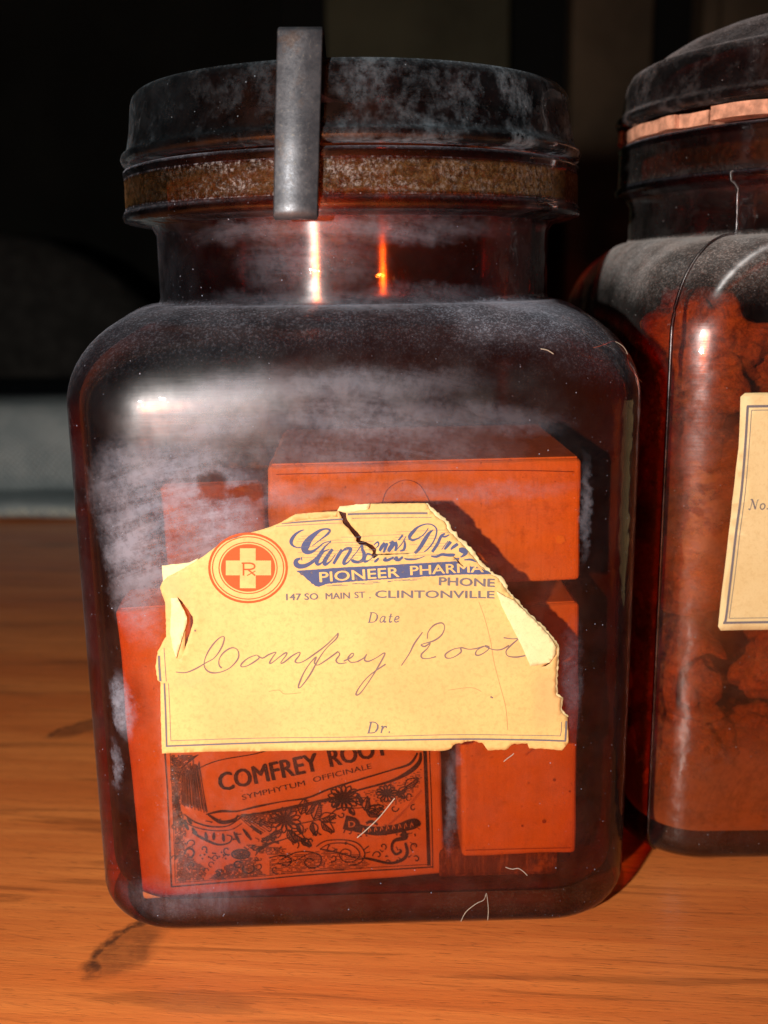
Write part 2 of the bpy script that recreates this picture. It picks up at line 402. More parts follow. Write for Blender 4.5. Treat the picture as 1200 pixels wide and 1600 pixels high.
# ================================================================== SETTING
# table
def wood_mat():
    N = NT('orange_varnished_wood'); c = N.coords(); s = N.sep(c)
    ang = .10
    gx = N.math('ADD', N.math('MULTIPLY', s[0], math.cos(ang)), N.math('MULTIPLY', s[1], -math.sin(ang)))
    gy = N.math('ADD', N.math('MULTIPLY', s[1], math.cos(ang)), N.math('MULTIPLY', s[0], math.sin(ang)))
    v1 = N.comb(N.math('MULTIPLY', gx, .06), gy, 0)
    v2 = N.comb(N.math('MULTIPLY', gx, .25), N.math('MULTIPLY', gy, 5.0), 0)
    v3 = N.comb(N.math('MULTIPLY', gx, 1.7), N.math('MULTIPLY', gy, 24.0), 0)
    big = N.noise(v1, .55, 4, .55, .6)
    mid = N.noise(v2, .8, 7, .65)
    pore = N.noise(v3, 1.0, 3, .55)
    col = N.mix(N.mapr(big, .36, .64), rgb(.80, .205, .045), rgb(.97, .295, .070))
    col = N.mix(N.math('MULTIPLY', N.mapr(mid, .35, .7), .5), col, rgb(.60, .140, .032))
    col = N.mix(N.math('MULTIPLY', N.mapr(pore, .58, .72), .6), col, rgb(.17, .040, .014))
    # broad darker streaks near the right-hand front
    dk = N.math('MULTIPLY', N.mapr(N.noise(v1, 1.3, 6, .6, 1.2), .54, .64), .45)
    col = N.mix(dk, col, rgb(.20, .055, .018))
    wob = N.vmath('ADD', c, N.vmath('SCALE', N.vmath('SUBTRACT', N.noise(c, 1.6, 4, .6, out='Color'), (.5, .5, .5)), .7))
    w = N.sep(wob)
    tot = None
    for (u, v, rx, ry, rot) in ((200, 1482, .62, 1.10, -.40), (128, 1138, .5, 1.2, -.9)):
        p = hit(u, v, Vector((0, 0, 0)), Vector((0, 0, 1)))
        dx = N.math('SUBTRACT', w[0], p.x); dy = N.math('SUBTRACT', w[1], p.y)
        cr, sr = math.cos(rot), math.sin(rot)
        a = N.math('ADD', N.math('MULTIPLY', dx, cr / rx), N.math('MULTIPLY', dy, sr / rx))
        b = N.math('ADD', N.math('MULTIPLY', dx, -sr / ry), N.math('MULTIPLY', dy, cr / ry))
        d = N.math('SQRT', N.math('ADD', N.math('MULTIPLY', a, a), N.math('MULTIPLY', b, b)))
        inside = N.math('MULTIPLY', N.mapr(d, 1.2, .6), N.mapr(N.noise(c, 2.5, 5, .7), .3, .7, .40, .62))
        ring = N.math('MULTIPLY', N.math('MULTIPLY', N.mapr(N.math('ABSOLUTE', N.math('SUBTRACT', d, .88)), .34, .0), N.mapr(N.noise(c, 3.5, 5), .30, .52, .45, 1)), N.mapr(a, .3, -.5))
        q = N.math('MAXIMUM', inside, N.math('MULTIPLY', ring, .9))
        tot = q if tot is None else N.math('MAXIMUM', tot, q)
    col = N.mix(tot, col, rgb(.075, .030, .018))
    # scratches
    sc1 = N.comb(N.math('ADD', N.math('MULTIPLY', s[0], .4), N.math('MULTIPLY', s[1], .16)), N.math('ADD', N.math('MULTIPLY', s[1], 5), N.math('MULTIPLY', s[0], 1.4)), 0)
    scr = N.mapr(N.math('ABSOLUTE', N.math('SUBTRACT', N.noise(sc1, .5, 2), .5)), .006, .0)
    col = N.mix(N.math('MULTIPLY', scr, .3), col, rgb(.22, .07, .03))
    v = N.n('ShaderNodeTexVoronoi'); N.put(v.inputs['Vector'], c); v.inputs['Scale'].default_value = 1.1
    dot = N.math('LESS_THAN', v.outputs['Distance'], N.math('SUBTRACT', N.math('MULTIPLY', N.sep(v.outputs['Color'])[1], .09), .055))
    col = N.mix(N.math('MULTIPLY', dot, .7), col, rgb(.75, .5, .3))
    h = N.math('ADD', N.math('MULTIPLY', pore, -.6), N.math('MULTIPLY', mid, .5))
    bp = N.bump(h, .35, .0004)
    return N.out(N.pbr(Base_Color=col, Roughness=N.mapr(mid, .3, .7, .30, .46), Normal=bp, Specular_IOR_Level=.45, Coat_Weight=.15, Coat_Roughness=.25))
wood = wood_mat()
table = thing('wooden_table', 'orange varnished wooden table with dark burn marks under the jars', 'table')
vs, fs = bevel_box(-75, 85, -22, 104, -2.8, 0, .25, 3)
new_obj('table_top', vs, fs, wood, table, False)
for x in (-68, 78):
    for y in (-15, 97):
        vs, fs = bevel_box(x - 3, x + 3, y - 3, y + 3, -73, -2.8, .3)
        new_obj('leg', vs, fs, wood, table, False)
floor_m = simple('dark_floor', (.06, .045, .035), .6)
fl = new_obj('floor', [(-300, -120, -73), (300, -120, -73), (300, 330, -73), (-300, 330, -73)], [(0, 1, 2, 3)], floor_m)
tag(fl, kind='structure')

# back wall and the dark cupboard in front of it
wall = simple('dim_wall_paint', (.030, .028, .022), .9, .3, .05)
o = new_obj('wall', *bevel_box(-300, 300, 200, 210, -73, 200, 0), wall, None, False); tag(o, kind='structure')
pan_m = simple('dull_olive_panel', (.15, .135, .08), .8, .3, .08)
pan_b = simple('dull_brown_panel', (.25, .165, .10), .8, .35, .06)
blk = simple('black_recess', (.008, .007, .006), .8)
cup = thing('cupboard', 'tall dim brown cupboard with dark gaps in the gloom behind both jars', 'cupboard', (30, 150, -73))
def cupbox(name, x0, x1, z0, z1, y0, y1, m, b=.4):
    vs, fs = bevel_box(x0 - 30, x1 - 30, y0 - 150, y1 - 150, z0 + 73, z1 + 73, b)
    return new_obj(name, vs, fs, m, cup, False)
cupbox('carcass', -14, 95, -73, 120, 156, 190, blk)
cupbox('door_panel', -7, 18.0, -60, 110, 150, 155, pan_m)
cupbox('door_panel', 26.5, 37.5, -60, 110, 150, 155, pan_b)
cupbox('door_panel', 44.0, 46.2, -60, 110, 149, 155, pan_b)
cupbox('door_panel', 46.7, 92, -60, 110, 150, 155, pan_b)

# armchair in the dark on the left
ach = thing('armchair', 'dark upholstered armchair barely seen in the gloom at left', 'armchair', (-62, 128, -73))
fab = simple('grey_brown_upholstery', (.055, .05, .045), .95, .3, .5)
prof = []
bm = bmesh.new(); bmesh.ops.create_cube(bm, size=1)
bmesh.ops.subdivide_edges(bm, edges=bm.edges[:], cuts=8, use_grid_fill=True)
def se(o_, e=3.2):
    v = o_.copy(); l = (abs(v.x * 2) ** e + abs(v.y * 2) ** e + abs(v.z * 2) ** e) ** (1 / e)
    return v / l if l > 0 else v
shape = [se(v.co) for v in bm.verts]; bm.verts.index_update(); bf = [[v.index for v in f.verts] for f in bm.faces]; bm.free()
def cushion(name, cx, cy, cz, sx, sy, sz, m, parent, nz=.0):
    vs = []
    for v in shape:
        p = Vector((cx + v.x * sx, cy + v.y * sy, cz + v.z * sz))
        if nz: p += Vector((1, 1, 1)) * nz * mnoise.noise(p * .12)
        vs.append(p)
    return new_obj(name, vs, bf, m, parent)
cushion('backrest', 0, 8, 62, 72, 18, 64, fab, ach, 1.2)
cushion('seat', 0, -12, 36, 60, 44, 18, fab, ach, 1)
cushion('armrest', -34, -8, 44, 14, 58, 44, fab, ach, 1)
cushion('armrest', 34, -8, 44, 14, 58, 44, fab, ach, 1)
for sx in (-28, 28):
    for sy in (-28, 12):
        new_obj('foot', *bevel_box(sx - 2, sx + 2, sy - 2, sy + 2, 0, 24, .2), blk, ach, False)

# folded blanket on the far side of the table
def cloth_mat():
    N = NT('blue_grey_woven_cloth'); c = N.coords(); s = N.sep(c)
    wx = N.math('SINE', N.math('MULTIPLY', s[0], 16)); wz = N.math('SINE', N.math('MULTIPLY', N.math('ADD', s[2], s[1]), 18))
    wv = N.math('MULTIPLY', wx, wz)
    f = N.noise(c, .5, 5)
    col = N.mix(N.mapr(f, .3, .7), rgb(.42, .50, .53), rgb(.58, .66, .68))
    band = N.math('MULTIPLY', N.mapr(s[2], .95, .75), N.mapr(N.noise(c, 1.5, 4), .35, .6))
    col = N.mix(band, col, rgb(.80, .85, .76))
    col = N.mix(N.mapr(wv, -.6, .8, .45, 0), col, rgb(.10, .13, .14))
    return N.out(N.pbr(Base_Color=col, Roughness=.95, Normal=N.bump(N.math('ADD', wv, N.math('MULTIPLY', N.noise(c, 5, 4), 3)), .6, .002), Specular_IOR_Level=.1))
cloth = cloth_mat()
bl = thing('folded_blanket', 'blue grey woven blanket folded in layers on the far end of the table', 'blanket', (-26, 72, 0), math.radians(-2))
zc = 0
for i, hgt in enumerate((1.1, 5.8)):
    off = (0, .3)[i]
    vs, fs = [], []
    nx, na = 60, 9
    for a in range(nx + 1):
        x = -27 + 46 * a / nx
        sag = .12 * mnoise.noise(Vector((x * .15, i * 3.1, 0)))
        ring = []
        for k in range(na):               # rounded folded front edge
            th = -math.pi / 2 - math.pi * k / (na - 1)
            ring.append((x, -10 + off + hgt / 2 + min(hgt / 2 + .2, 1.6) * math.cos(th) * (1 + .1 * mnoise.noise(Vector((x * .3, k, i)))), zc + hgt / 2 - math.sin(th) * -hgt / 2 * .99 + sag + .05))
        ring.append((x, 12, zc + hgt + sag * .5)); ring.append((x, 12, zc + .02))
        vs += ring
    m_ = na + 2
    for a in range(nx):
        for k in range(m_):
            fs.append((a * m_ + k, a * m_ + (k + 1) % m_, (a + 1) * m_ + (k + 1) % m_, (a + 1) * m_ + k))
    fs.append(tuple(range(m_))); fs.append(tuple(range(nx * m_, (nx + 1) * m_))[::-1])
    new_obj('folded_layer', vs, fs, cloth, bl)
    zc += hgt

# ================================================================== MAIN JAR
jar1 = thing('apothecary_jar', 'square amber glass jar with torn cream label and metal clip over its flat dusty lid', 'jar', J1, YAW, 'square amber apothecary jars')
L, no = make_levels(A1, 2.0, 11.7, 13.75, 4.74, 15.60, 5.44, 16.76)
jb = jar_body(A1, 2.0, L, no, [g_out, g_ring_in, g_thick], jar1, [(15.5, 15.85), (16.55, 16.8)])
# lid
prof = [(0, 18.0), (3.9, 18.0), (4.2, 18.15), (4.45, 18.36), (4.66, 18.41), (4.84, 18.40), (4.93, 18.30), (4.97, 18.16), (5.06, 17.6), (5.13, 17.25), (5.17, 17.14), (5.25, 17.09),
        (5.28, 17.0), (5.25, 16.90), (5.10, 16.86), (4.9, 16.85), (4.4, 16.85), (4.3, 17.0), (4.2, 17.7), (0, 17.7)]
prof = [((r * 1.034 + (.03 if z > 17.6 and r > 4.5 else 0)), z) for r, z in prof]
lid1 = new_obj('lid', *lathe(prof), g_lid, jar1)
# gasket between lid and mouth
pink = simple('pink_perished_rubber', (.70, .34, .22), .75, .42, 3, .5, 14)
def gasket(parent, R0, R1, z0, z1, segs, jig=.0):
    for (a0, a1, dz, dr) in segs:
        vs, fs = [], []; n = max(3, int(abs(a1 - a0) / 2.5))
        for k in range(n + 1):
            a = math.radians(a0 + (a1 - a0) * k / n)
            w_ = .045 * mnoise.noise(Vector((a * 6, dz * 20, 0)))
            for (r, z) in ((R0, z0), (R1, z0), (R1, z1), (R0, z1)):
                rr = r + dr + (w_ if r == R1 else 0)
                vs.append((rr * math.cos(a), rr * math.sin(a), z + dz + w_))
        for k in range(n):
            for q in range(4): fs.append((k * 4 + q, k * 4 + (q + 1) % 4, k * 4 + 4 + (q + 1) % 4, k * 4 + 4 + q))
        fs.append((0, 3, 2, 1)); fs.append((n * 4, n * 4 + 1, n * 4 + 2, n * 4 + 3))
        new_obj('gasket', vs, fs, pink, parent, False)
gasket(jar1, 4.72, 5.16, 16.765, 16.845, [(-20, 40, 0, 0), (44, 100, 0, 0)])
gasket(jar1, 5.10, 5.28, 17.14, 17.3, [(-31, -17, .0, -.0)])

# spring clip: flat strip of metal
def strap_mat():
    N = NT('tarnished_grey_metal'); c = N.coords()
    f = N.noise(c, 3, 8, .7); g = N.noise(c, 16, 5, .7)
    col = N.mix(N.mapr(f, .35, .65), rgb(.060, .066, .080), rgb(.105, .112, .13))
    col = N.mix(N.math('MULTIPLY', N.mapr(g, .58, .68), .6), col, rgb(.18, .17, .15))
    col = N.mix(N.math('MULTIPLY', N.mapr(N.noise(c, 1.3, 7, .7), .55, .66), .5), col, rgb(.10, .06, .04))
    return N.out(N.pbr(Base_Color=col, Metallic=.5, Roughness=N.mapr(g, .3, .7, .34, .5), Normal=N.bump(g, .15, .0002)))
metal = strap_mat()
def strip(pts, w0, thick, tilt, x0):
    """pts: (y,z) path of the strip in the jar's frame."""
    P2 = catmull(pts, 5); vs, fs = [], []
    n = len(P2)
    for i, (y, z) in enumerate(P2):
        a = Vector(P2[min(i + 1, n - 1)]) - Vector(P2[max(i - 1, 0)]); a.normalize(); nrm = Vector((-a[1], a[0]))
        xo = x0 + tilt * (z - 15.3)
        for dx, dt in ((-w0 / 2, 0), (-w0 / 2 + .03, 1), (w0 / 2 - .03, 1), (w0 / 2, 0), (w0 / 2 - .03, -1), (-w0 / 2 + .03, -1)):
            vs.append((xo + dx, y + nrm.x * dt * thick / 2, z + nrm.y * dt * thick / 2))
    for i in range(n - 1):
        for k in range(6): fs.append((i * 6 + k, i * 6 + (k + 1) % 6, i * 6 + 6 + (k + 1) % 6, i * 6 + 6 + k))
    fs.append((0, 1, 2, 3, 4, 5)[::-1]); fs.append(tuple((n - 1) * 6 + k for k in range(6)))
    return vs, fs
F = -5.51
path = [(F + .42, 15.55), (F + .2, 15.44), (F + .06, 15.42), (F - .05, 15.48), (F - .08, 15.62), (F - .06, 15.95), (F - .05, 16.8), (F + .02, 17.6), (F + .1, 18.4), (F + .13, 18.74),
        (F + .17, 18.82), (F + .28, 18.86), (F + .8, 18.86), (-2.5, 18.7), (0, 18.5), (2.5, 18.7), (4.6, 18.86), (5.1, 18.84), (5.22, 18.7), (5.3, 17.6), (5.38, 16.8), (5.38, 15.5), (5.36, 15.2), (5.2, 15.14), (4.95, 15.2)]
new_obj('spring_clip', *strip(path, .86, .07, .055, -1.09), metal, jar1)

# ------------------------------------------------------------------ paper label
PAPER_Y = -A1 - .012
PP, PN = plane_of(M1, PAPER_Y)
def lab_h(u, v):
    """how far the sheet stands off the glass, cm"""
    h = .010 * (1 + mnoise.noise(Vector((u * .018, v * .018, 1.3)))) + .004 * mnoise.noise(Vector((u * .06, v * .06, 4)))
    def ridge(x0, y0, x1, y1, wd, amt):
        d = Vector((x1 - x0, y1 - y0)); t = max(0, min(1, ((u - x0) * d.x + (v - y0) * d.y) / d.length_squared))
        q = math.hypot(u - x0 - d.x * t, v - y0 - d.y * t)
        return amt * math.exp(-(q / wd) ** 2)
    h += ridge(535, 800, 560, 845, 12, .035) + ridge(560, 845, 590, 868, 10, .03) + ridge(590, 868, 730, 868, 9, .018)
    h += ridge(300, 965, 282, 1025, 14, .03) + ridge(268, 935, 300, 965, 12, .03)
    h += ridge(750, 890, 868, 1005, 22, .03) + ridge(672, 795, 750, 890, 9, .018)
    h += ridge(760, 930, 790, 1100, 3, .006) + ridge(745, 960, 760, 1000, 3, .004)
    h += ridge(868, 1010, 878, 1170, 7, .012)
    return h
def L1(u, v, lift=0.0):
    p = M1i @ hit(u, v, PP, PN)
    return Vector((p.x, p.y - lab_h(u, v) - lift, p.z))
def jag(pts, amp=1.0, step=4, seed=0, closed=True):
    out = []; n = len(pts); r = random.Random(seed)
    for i in range(n if closed else n - 1):
        a, b = pts[i], pts[(i + 1) % n]; d = math.hypot(b[0] - a[0], b[1] - a[1]); k = max(1, int(d / step))
        am = amp if len(a) < 3 else a[2]
        for j in range(k):
            t = j / k; nx, ny = -(b[1] - a[1]) / d, (b[0] - a[0]) / d
            q = am * (r.random() - .5) * 2 if j else 0
            out.append((a[0] + (b[0] - a[0]) * t + nx * q, a[1] + (b[1] - a[1]) * t + ny * q))
    return out
def inside(p, poly):
    x, y = p; c = False; j = len(poly) - 1
    for i in range(len(poly)):
        xi, yi = poly[i]; xj, yj = poly[j]
        if (yi > y) != (yj > y) and x < (xj - xi) * (y - yi) / (yj - yi) + xi: c = not c
        j = i
    return c
def sheet(name, outline, holes, mapf, mat, parent, grid=9, thick=.012, smooth=True):
    pts = [Vector(p) for p in outline]; edges = [(i, (i + 1) % len(outline)) for i in range(len(outline))]
    for h in holes:
        b = len(pts); pts += [Vector(p) for p in h]; edges += [(b + i, b + (i + 1) % len(h)) for i in range(len(h))]
    xs = [p[0] for p in outline]; ys = [p[1] for p in outline]
    y = min(ys) + grid / 2
    while y < max(ys):
        x = min(xs) + grid / 2
        while x < max(xs):
            q = (x + random.uniform(-2, 2) * grid / 9, y + random.uniform(-2, 2) * grid / 9)
            if inside(q, outline) and not any(inside(q, h) for h in holes): pts.append(Vector(q))
            x += grid
        y += grid
    v2, e2, f2, *_ = delaunay_2d_cdt(pts, edges, [], 0, 1e-4)
    fs = []
    for f in f2:
        c = sum((v2[i] for i in f), Vector((0, 0))) / len(f)
        if inside(c, outline) and not any(inside(c, h) for h in holes): fs.append(tuple(f))
    vs = [mapf(v.x, v.y) for v in v2]
    n = len(vs)
    if thick:
        from collections import Counter
        ec = Counter(); 
        for f in fs:
            for i in range(3): ec[tuple(sorted((f[i], f[(i + 1) % 3])))] += 1
        back = [Vector((p.x, p.y + thick, p.z)) for p in vs]
        allf = list(fs) + [tuple(n + i for i in f[::-1]) for f in fs]
        for f in fs:
            for i in range(3):
                a, b = f[i], f[(i + 1) % 3]
                if ec[tuple(sorted((a, b)))] == 1: allf.append((b, a, n + a, n + b))
        vs += back; fs = allf
    return new_obj(name, vs, fs, mat, parent, smooth)
def paper_mat(name, c0, c1, stain, stains=()):
    N = NT(name); c = N.coords()
    f = N.noise(c, .45, 5, .6); g = N.noise(c, 9, 6, .7)
    col = N.mix(N.mapr(f, .35, .68), rgb(*c0), rgb(*c1))
    col = N.mix(N.math('MULTIPLY', N.mapr(g, .45, .68), .35), col, rgb(*stain))
    if stains:
        wv_ = N.vmath('ADD', c, N.vmath('SCALE', N.vmath('SUBTRACT', N.noise(c, 1.8, 6, .7, out='Color'), (.5, .5, .5)), 1.1))
        for (x, z, rx, rz, am) in stains:
            col = N.mix(N.math('MULTIPLY', blob(N, wv_, x, z, rx, rz, 0, .9), am), col, rgb(.84, .44, .20))
    col = N.mix(N.math('MULTIPLY', N.mapr(N.noise(c, 30, 3, .8), .52, .7), .30), col, rgb(.60, .36, .14))
    h = N.noise(c, 14, 5, .7)
    return N.out(N.pbr(Base_Color=col, Roughness=.62, Normal=N.bump(h, .25, .0002), Specular_IOR_Level=.35))
paper = paper_mat('aged_cream_paper', (.87, .60, .225), (.79, .50, .19), (.60, .32, .11), [(loc1(u, v).x, loc1(u, v).z, rx, rz, am) for (u, v, rx, rz, am) in ((270, 915, .5, .6, .5), (290, 1060, .7, .3, .35), (860, 1090, .5, 1.0, .35), (820, 1010, .9, .7, .25), (500, 805, .9, .2, .4), (735, 1020, 1.2, 1.2, .22), (450, 1120, 1.6, .5, .14))])
paper_back = paper_mat('pale_paper_core', (.95, .82, .46), (.93, .76, .40), (.82, .6, .3))
label1 = None
crackA = [(529, 798), (533, 806), (536, 817), (545, 825), (553, 836), (557, 840), (556, 844), (561, 849), (573, 852), (581, 858), (583, 862), (580, 867), (584, 872), (591, 866.4), (612, 866), (640, 864.6),
          (640, 863.8), (612, 864.6), (592, 865.0), (587, 864), (588, 857), (582, 851), (572, 846), (563, 843), (565, 838), (559, 831), (549, 821), (542, 810), (540, 798)]
main_top = [(250, 918), (254, 909), (262, 901), (280, 892), (300, 880), (318, 869), (330, 860), (340, 852), (350, 846), (372, 839), (395, 831), (420, 824), (437, 817), (448, 811), (462, 803), (490, 801), (512, 799)]
right_edge = [(664, 786), (668, 789, 1.6), (672, 797, 1.6), (683, 808, 1.6), (692, 813, 1.6), (700, 828, 1.6), (710, 838, 1.6), (728, 857, 1.5), (741, 872, 1.5), (751, 884, 1.3), (765, 896, 1.2), (778, 903, 1), (786, 915, 1),
              (792, 924, 1), (805, 937, 1), (822, 957, 1), (845, 978, 1), (860, 995, .8), (870, 1008, .8), (870, 1035, .8), (868, 1060, .8), (868, 1085, .8), (877, 1090, .8), (875, 1108, 1), (887, 1122, .5), (888, 1160, .3), (878, 1172, .3)]
bottom = [(850, 1170, .8), (827, 1169, .6), (824, 1161, 1.5), (800, 1163, 1.5), (791, 1171, .8), (762, 1172, .6), (753, 1160, 1.5), (735, 1158, 1.2), (712, 1162, 1.2), (701, 1171, .6), (690, 1173, .2), (600, 1171, .2), (450, 1173, .2), (330, 1174, .2), (253, 1177, .4),
          (251, 1110, .4), (251, 1066, .4), (246, 1062, .8), (243, 1040, .8), (246, 1022, .8), (256, 1010, .8), (260, 995, .5), (259, 965, .5), (258, 940, .5), (254, 930, .6)]
outline = jag([(p[0], p[1], .35) for p in main_top] + [(p[0], p[1], .4) for p in crackA] + [(546, 790, .3), (578, 787, .3)] + right_edge + bottom, 1, 4, 3)
crack2 = jag([(278, 932), (285, 939), (295, 952), (302, 962), (302.5, 972), (298, 987), (292, 1005), (285, 1024), (282, 1029), (277, 1027), (280, 1014), (287, 990), (293.5, 972), (293, 963), (284, 948)], .5, 4, 5)
crack3 = [(869, 1011), (866.5, 1024), (860, 1036), (852, 1041), (844, 1041.5), (852, 1039), (858, 1034), (863, 1024)]
crack4 = [(706, 868), (714, 872), (720, 881), (724, 884), (721, 886.5), (717, 882), (713, 874)]
label1 = sheet('paper_label', outline, [crack2, crack3, crack4], lambda u, v: L1(u, v), paper, jar1, 8)
label1['label'] = 'torn and cracked cream paper label'
# pale torn core showing past the tear
core = [(660, 788), (668, 786, 1.6)] + [(x[0] + 4.5, x[1] - 3.5, 2.2) for x in right_edge[2:13]] + [(x[0] + 2.5, x[1] - 1.5, 1.3) for x in right_edge[13:19]]
core += [(873, 1010, 1), (873, 1036, 1.2), (871, 1062, 1), (871, 1084, 1), (880, 1090, 1), (878, 1108, 1), (889, 1120, 1), (880, 1120), (868, 1108), (862, 1085), (860, 1040), (855, 1005), (800, 945), (760, 905), (700, 840)]
sheet('torn_edge', jag(core, 1, 3, 11), [], lambda u, v: L1(u, v, -.013), paper_back, label1, 9, .008)
# older corner underneath at upper left, side strip
sheet('lower_layer', jag([(253, 884), (296, 879), (310, 872), (300, 892), (275, 905), (255, 915)], .4, 4, 2), [], lambda u, v: L1(u, v, -.014), paper_back, label1, 8, .008)
sheet('lower_layer', jag([(246, 1018), (262, 990), (290, 985), (288, 1040), (256, 1072), (248, 1060)], .4, 5, 2), [], lambda u, v: L1(u, v, -.014), paper, label1, 8, .008)
# folded-over flaps
def flap(pts, lift, bend, m=paper_back, seed=1, am=.5):
    cx = sum(p[0] for p in pts) / len(pts); cy = sum(p[1] for p in pts) / len(pts)
    return sheet('folded_flap', jag(pts, am, 4, seed), [], lambda u, v: L1(u, v, lift + bend * math.hypot(u - cx, v - cy) / 40), m, label1, 6, .009)
flap([(775, 922), (788, 930), (803, 937), (824, 958), (846, 979), (862, 998), (868, 1009), (866, 1024), (859, 1034), (848, 1037), (828, 1040), (824, 1030), (812, 1003), (798, 975), (783, 945)], .016, .012, seed=4)
flap([(527, 797), (531, 790), (578, 786), (576, 795), (556, 799), (545, 801)], .02, .02, seed=5)
flap([(268, 933), (278, 932), (285, 946), (293, 962), (293, 972), (287, 990), (280, 1014), (276, 1027), (270, 1010), (266, 985), (268, 955)], .014, .01, seed=6)
flap([(437, 818), (449, 811), (462, 803), (500, 800), (527, 799), (527, 807), (480, 811)], .010, .004, paper, 7)

# ------------------------------------------------------------------ print: thin ink on the paper
def ink_mat(name, col, wear=.35, scale=10):
    N = NT(name); c = N.coords()
    a = N.mapr(N.noise(c, scale, 5, .7), .30, .48, 1 - wear, 1)
    sh = N.n('ShaderNodeBsdfDiffuse', i_Color=rgb(*col)); tp = N.n('ShaderNodeBsdfTransparent')
    return N.out(N.mixsh(a, tp.outputs[0], sh.outputs[0]))
ink_blue = ink_mat('faded_blue_ink', (.10, .12, .24), .45)
ink_grey = ink_mat('grey_violet_ink', (.20, .18, .20), .35)
ink_red = ink_mat('orange_red_ink', (.70, .125, .045), .2)
ink_hand = ink_mat('brown_handwriting_ink', (.27, .19, .17), .35)
ink_black = ink_mat('black_ink', (.020, .016, .022), .22)
class Ink:
    def __init__(s, mapf): s.v = []; s.f = []; s.map = mapf; s.k = 0; s.fat = 1
    def ribbon(s, pts, w, n=5, smooth=True):
        if s.fat != 1: pts = [(p[0], p[1], max(p[2] * s.fat, .9)) if len(p) > 2 else p for p in pts]
        """pts (u,v[,w])"""
        P_ = [(p[0], p[1], (p[2] if len(p) > 2 else w)) for p in pts]
        if smooth: P_ = catmull(P_, n)
        else:
            Q = []
            for a, b in zip(P_, P_[1:]):
                m = max(1, int(math.hypot(b[0] - a[0], b[1] - a[1]) / 10))
                for j in range(m): Q.append(tuple(x + (y - x) * j / m for x, y in zip(a, b)))
            P_ = Q + [P_[-1]]
        s.k += 1; b0 = len(s.v)
        for i, p in enumerate(P_):
            a = P_[max(i - 1, 0)]; b = P_[min(i + 1, len(P_) - 1)]
            dx, dy = b[0] - a[0], b[1] - a[1]; l = math.hypot(dx, dy) or 1; nx, ny = -dy / l * p[2] / 2, dx / l * p[2] / 2
            lift = .0058 + .0001 * (s.k % 25) + .00002 * i
            s.v.append(s.map(p[0] + nx, p[1] + ny, lift)); s.v.append(s.map(p[0] - nx, p[1] - ny, lift))
        for i in range(len(P_) - 1):
            q = b0 + 2 * i; s.f.append((q, q + 2, q + 3, q + 1))
    def poly(s, outline, holes=(), grid=10, lift=.005):
        pts = [Vector(p) for p in outline]; edges = [(i, (i + 1) % len(outline)) for i in range(len(outline))]
        for h in holes:
            b = len(pts); pts += [Vector(p) for p in h]; edges += [(b + i, b + (i + 1) % len(h)) for i in range(len(h))]
        gy = min(p[1] for p in outline) + 2
        while gy < max(p[1] for p in outline):
            gx = min(p[0] for p in outline) + 2
            while gx < max(p[0] for p in outline):
                if inside((gx, gy), outline) and not any(inside((gx, gy), h) for h in holes): pts.append(Vector((gx + .3 * math.sin(gy), gy + .3 * math.sin(gx * 3))))
                gx += 4
            gy += 4
        v2, _, f2, *_r = delaunay_2d_cdt(pts, edges, [], 0, 1e-4)
        b0 = len(s.v); s.v += [s.map(v.x, v.y, lift) for v in v2]
        for f in f2:
            c = sum((v2[i] for i in f), Vector((0, 0))) / len(f)
            if inside(c, outline) and not any(inside(c, h) for h in holes): s.f.append(tuple(b0 + i for i in f))
    def text(s, string, a, b, cap, bold=0.0, shear=0.0, space=1.0, lift=.007, serif=False):
        """letters run from pixel a to pixel b along their baseline, cap = height of a capital"""
        cu = bpy.data.curves.new('t', 'FONT'); cu.body = string; cu.size = 1; cu.shear = shear; cu.space_character = space; cu.resolution_u = 3
        ob = bpy.data.objects.new('t', cu); C.objects.link(ob)
        dg = bpy.context.evaluated_depsgraph_get(); me = ob.evaluated_get(dg).to_mesh()
        vs = [v.co.copy() for v in me.vertices]; fs = [tuple(p.vertices) for p in me.polygons]
        ob.evaluated_get(dg).to_mesh_clear(); bpy.data.objects.remove(ob); bpy.data.curves.remove(cu)
        x0 = min(v.x for v in vs); x1 = max(v.x for v in vs)
        ex = Vector((b[0] - a[0], b[1] - a[1])); le = ex.length; ex /= le; ey = Vector((ex.y, -ex.x))
        kx = le / (x1 - x0); ky = cap / .729
        for j, (sx_, sy_) in enumerate(((0, 0),) if bold <= 0 else ((0, 0), (-1, .3), (1, -.3), (0, .8))):
            b0 = len(s.v); of = bold * cap * 1.25
            for v in vs:
                q = Vector(a) + ex * ((v.x - x0) * kx + sx_ * of) + ey * (v.y * ky + sy_ * of)
                s.v.append(s.map(q.x, q.y, lift + .0005 * j))
            for f in fs: s.f.append(tuple(b0 + i for i in f))
    def arc(s, cx, cy, rx, ry, a0, a1, w, n=40):
        s.ribbon([(cx + rx * math.cos(math.radians(a0 + (a1 - a0) * k / n)), cy - ry * math.sin(math.radians(a0 + (a1 - a0) * k / n))) for k in range(n + 1)], w, 1)
    def build(s, name, mat, parent):
        return new_obj(name, s.v, s.f, mat, parent, False)
def Z(ox, oy, sc_):           # photo coordinates read from an enlarged crop
    return lambda *p: [(ox + q[0] / sc_, oy + q[1] / sc_) + ((q[2] / sc_,) if len(q) > 2 else ()) for q in p]

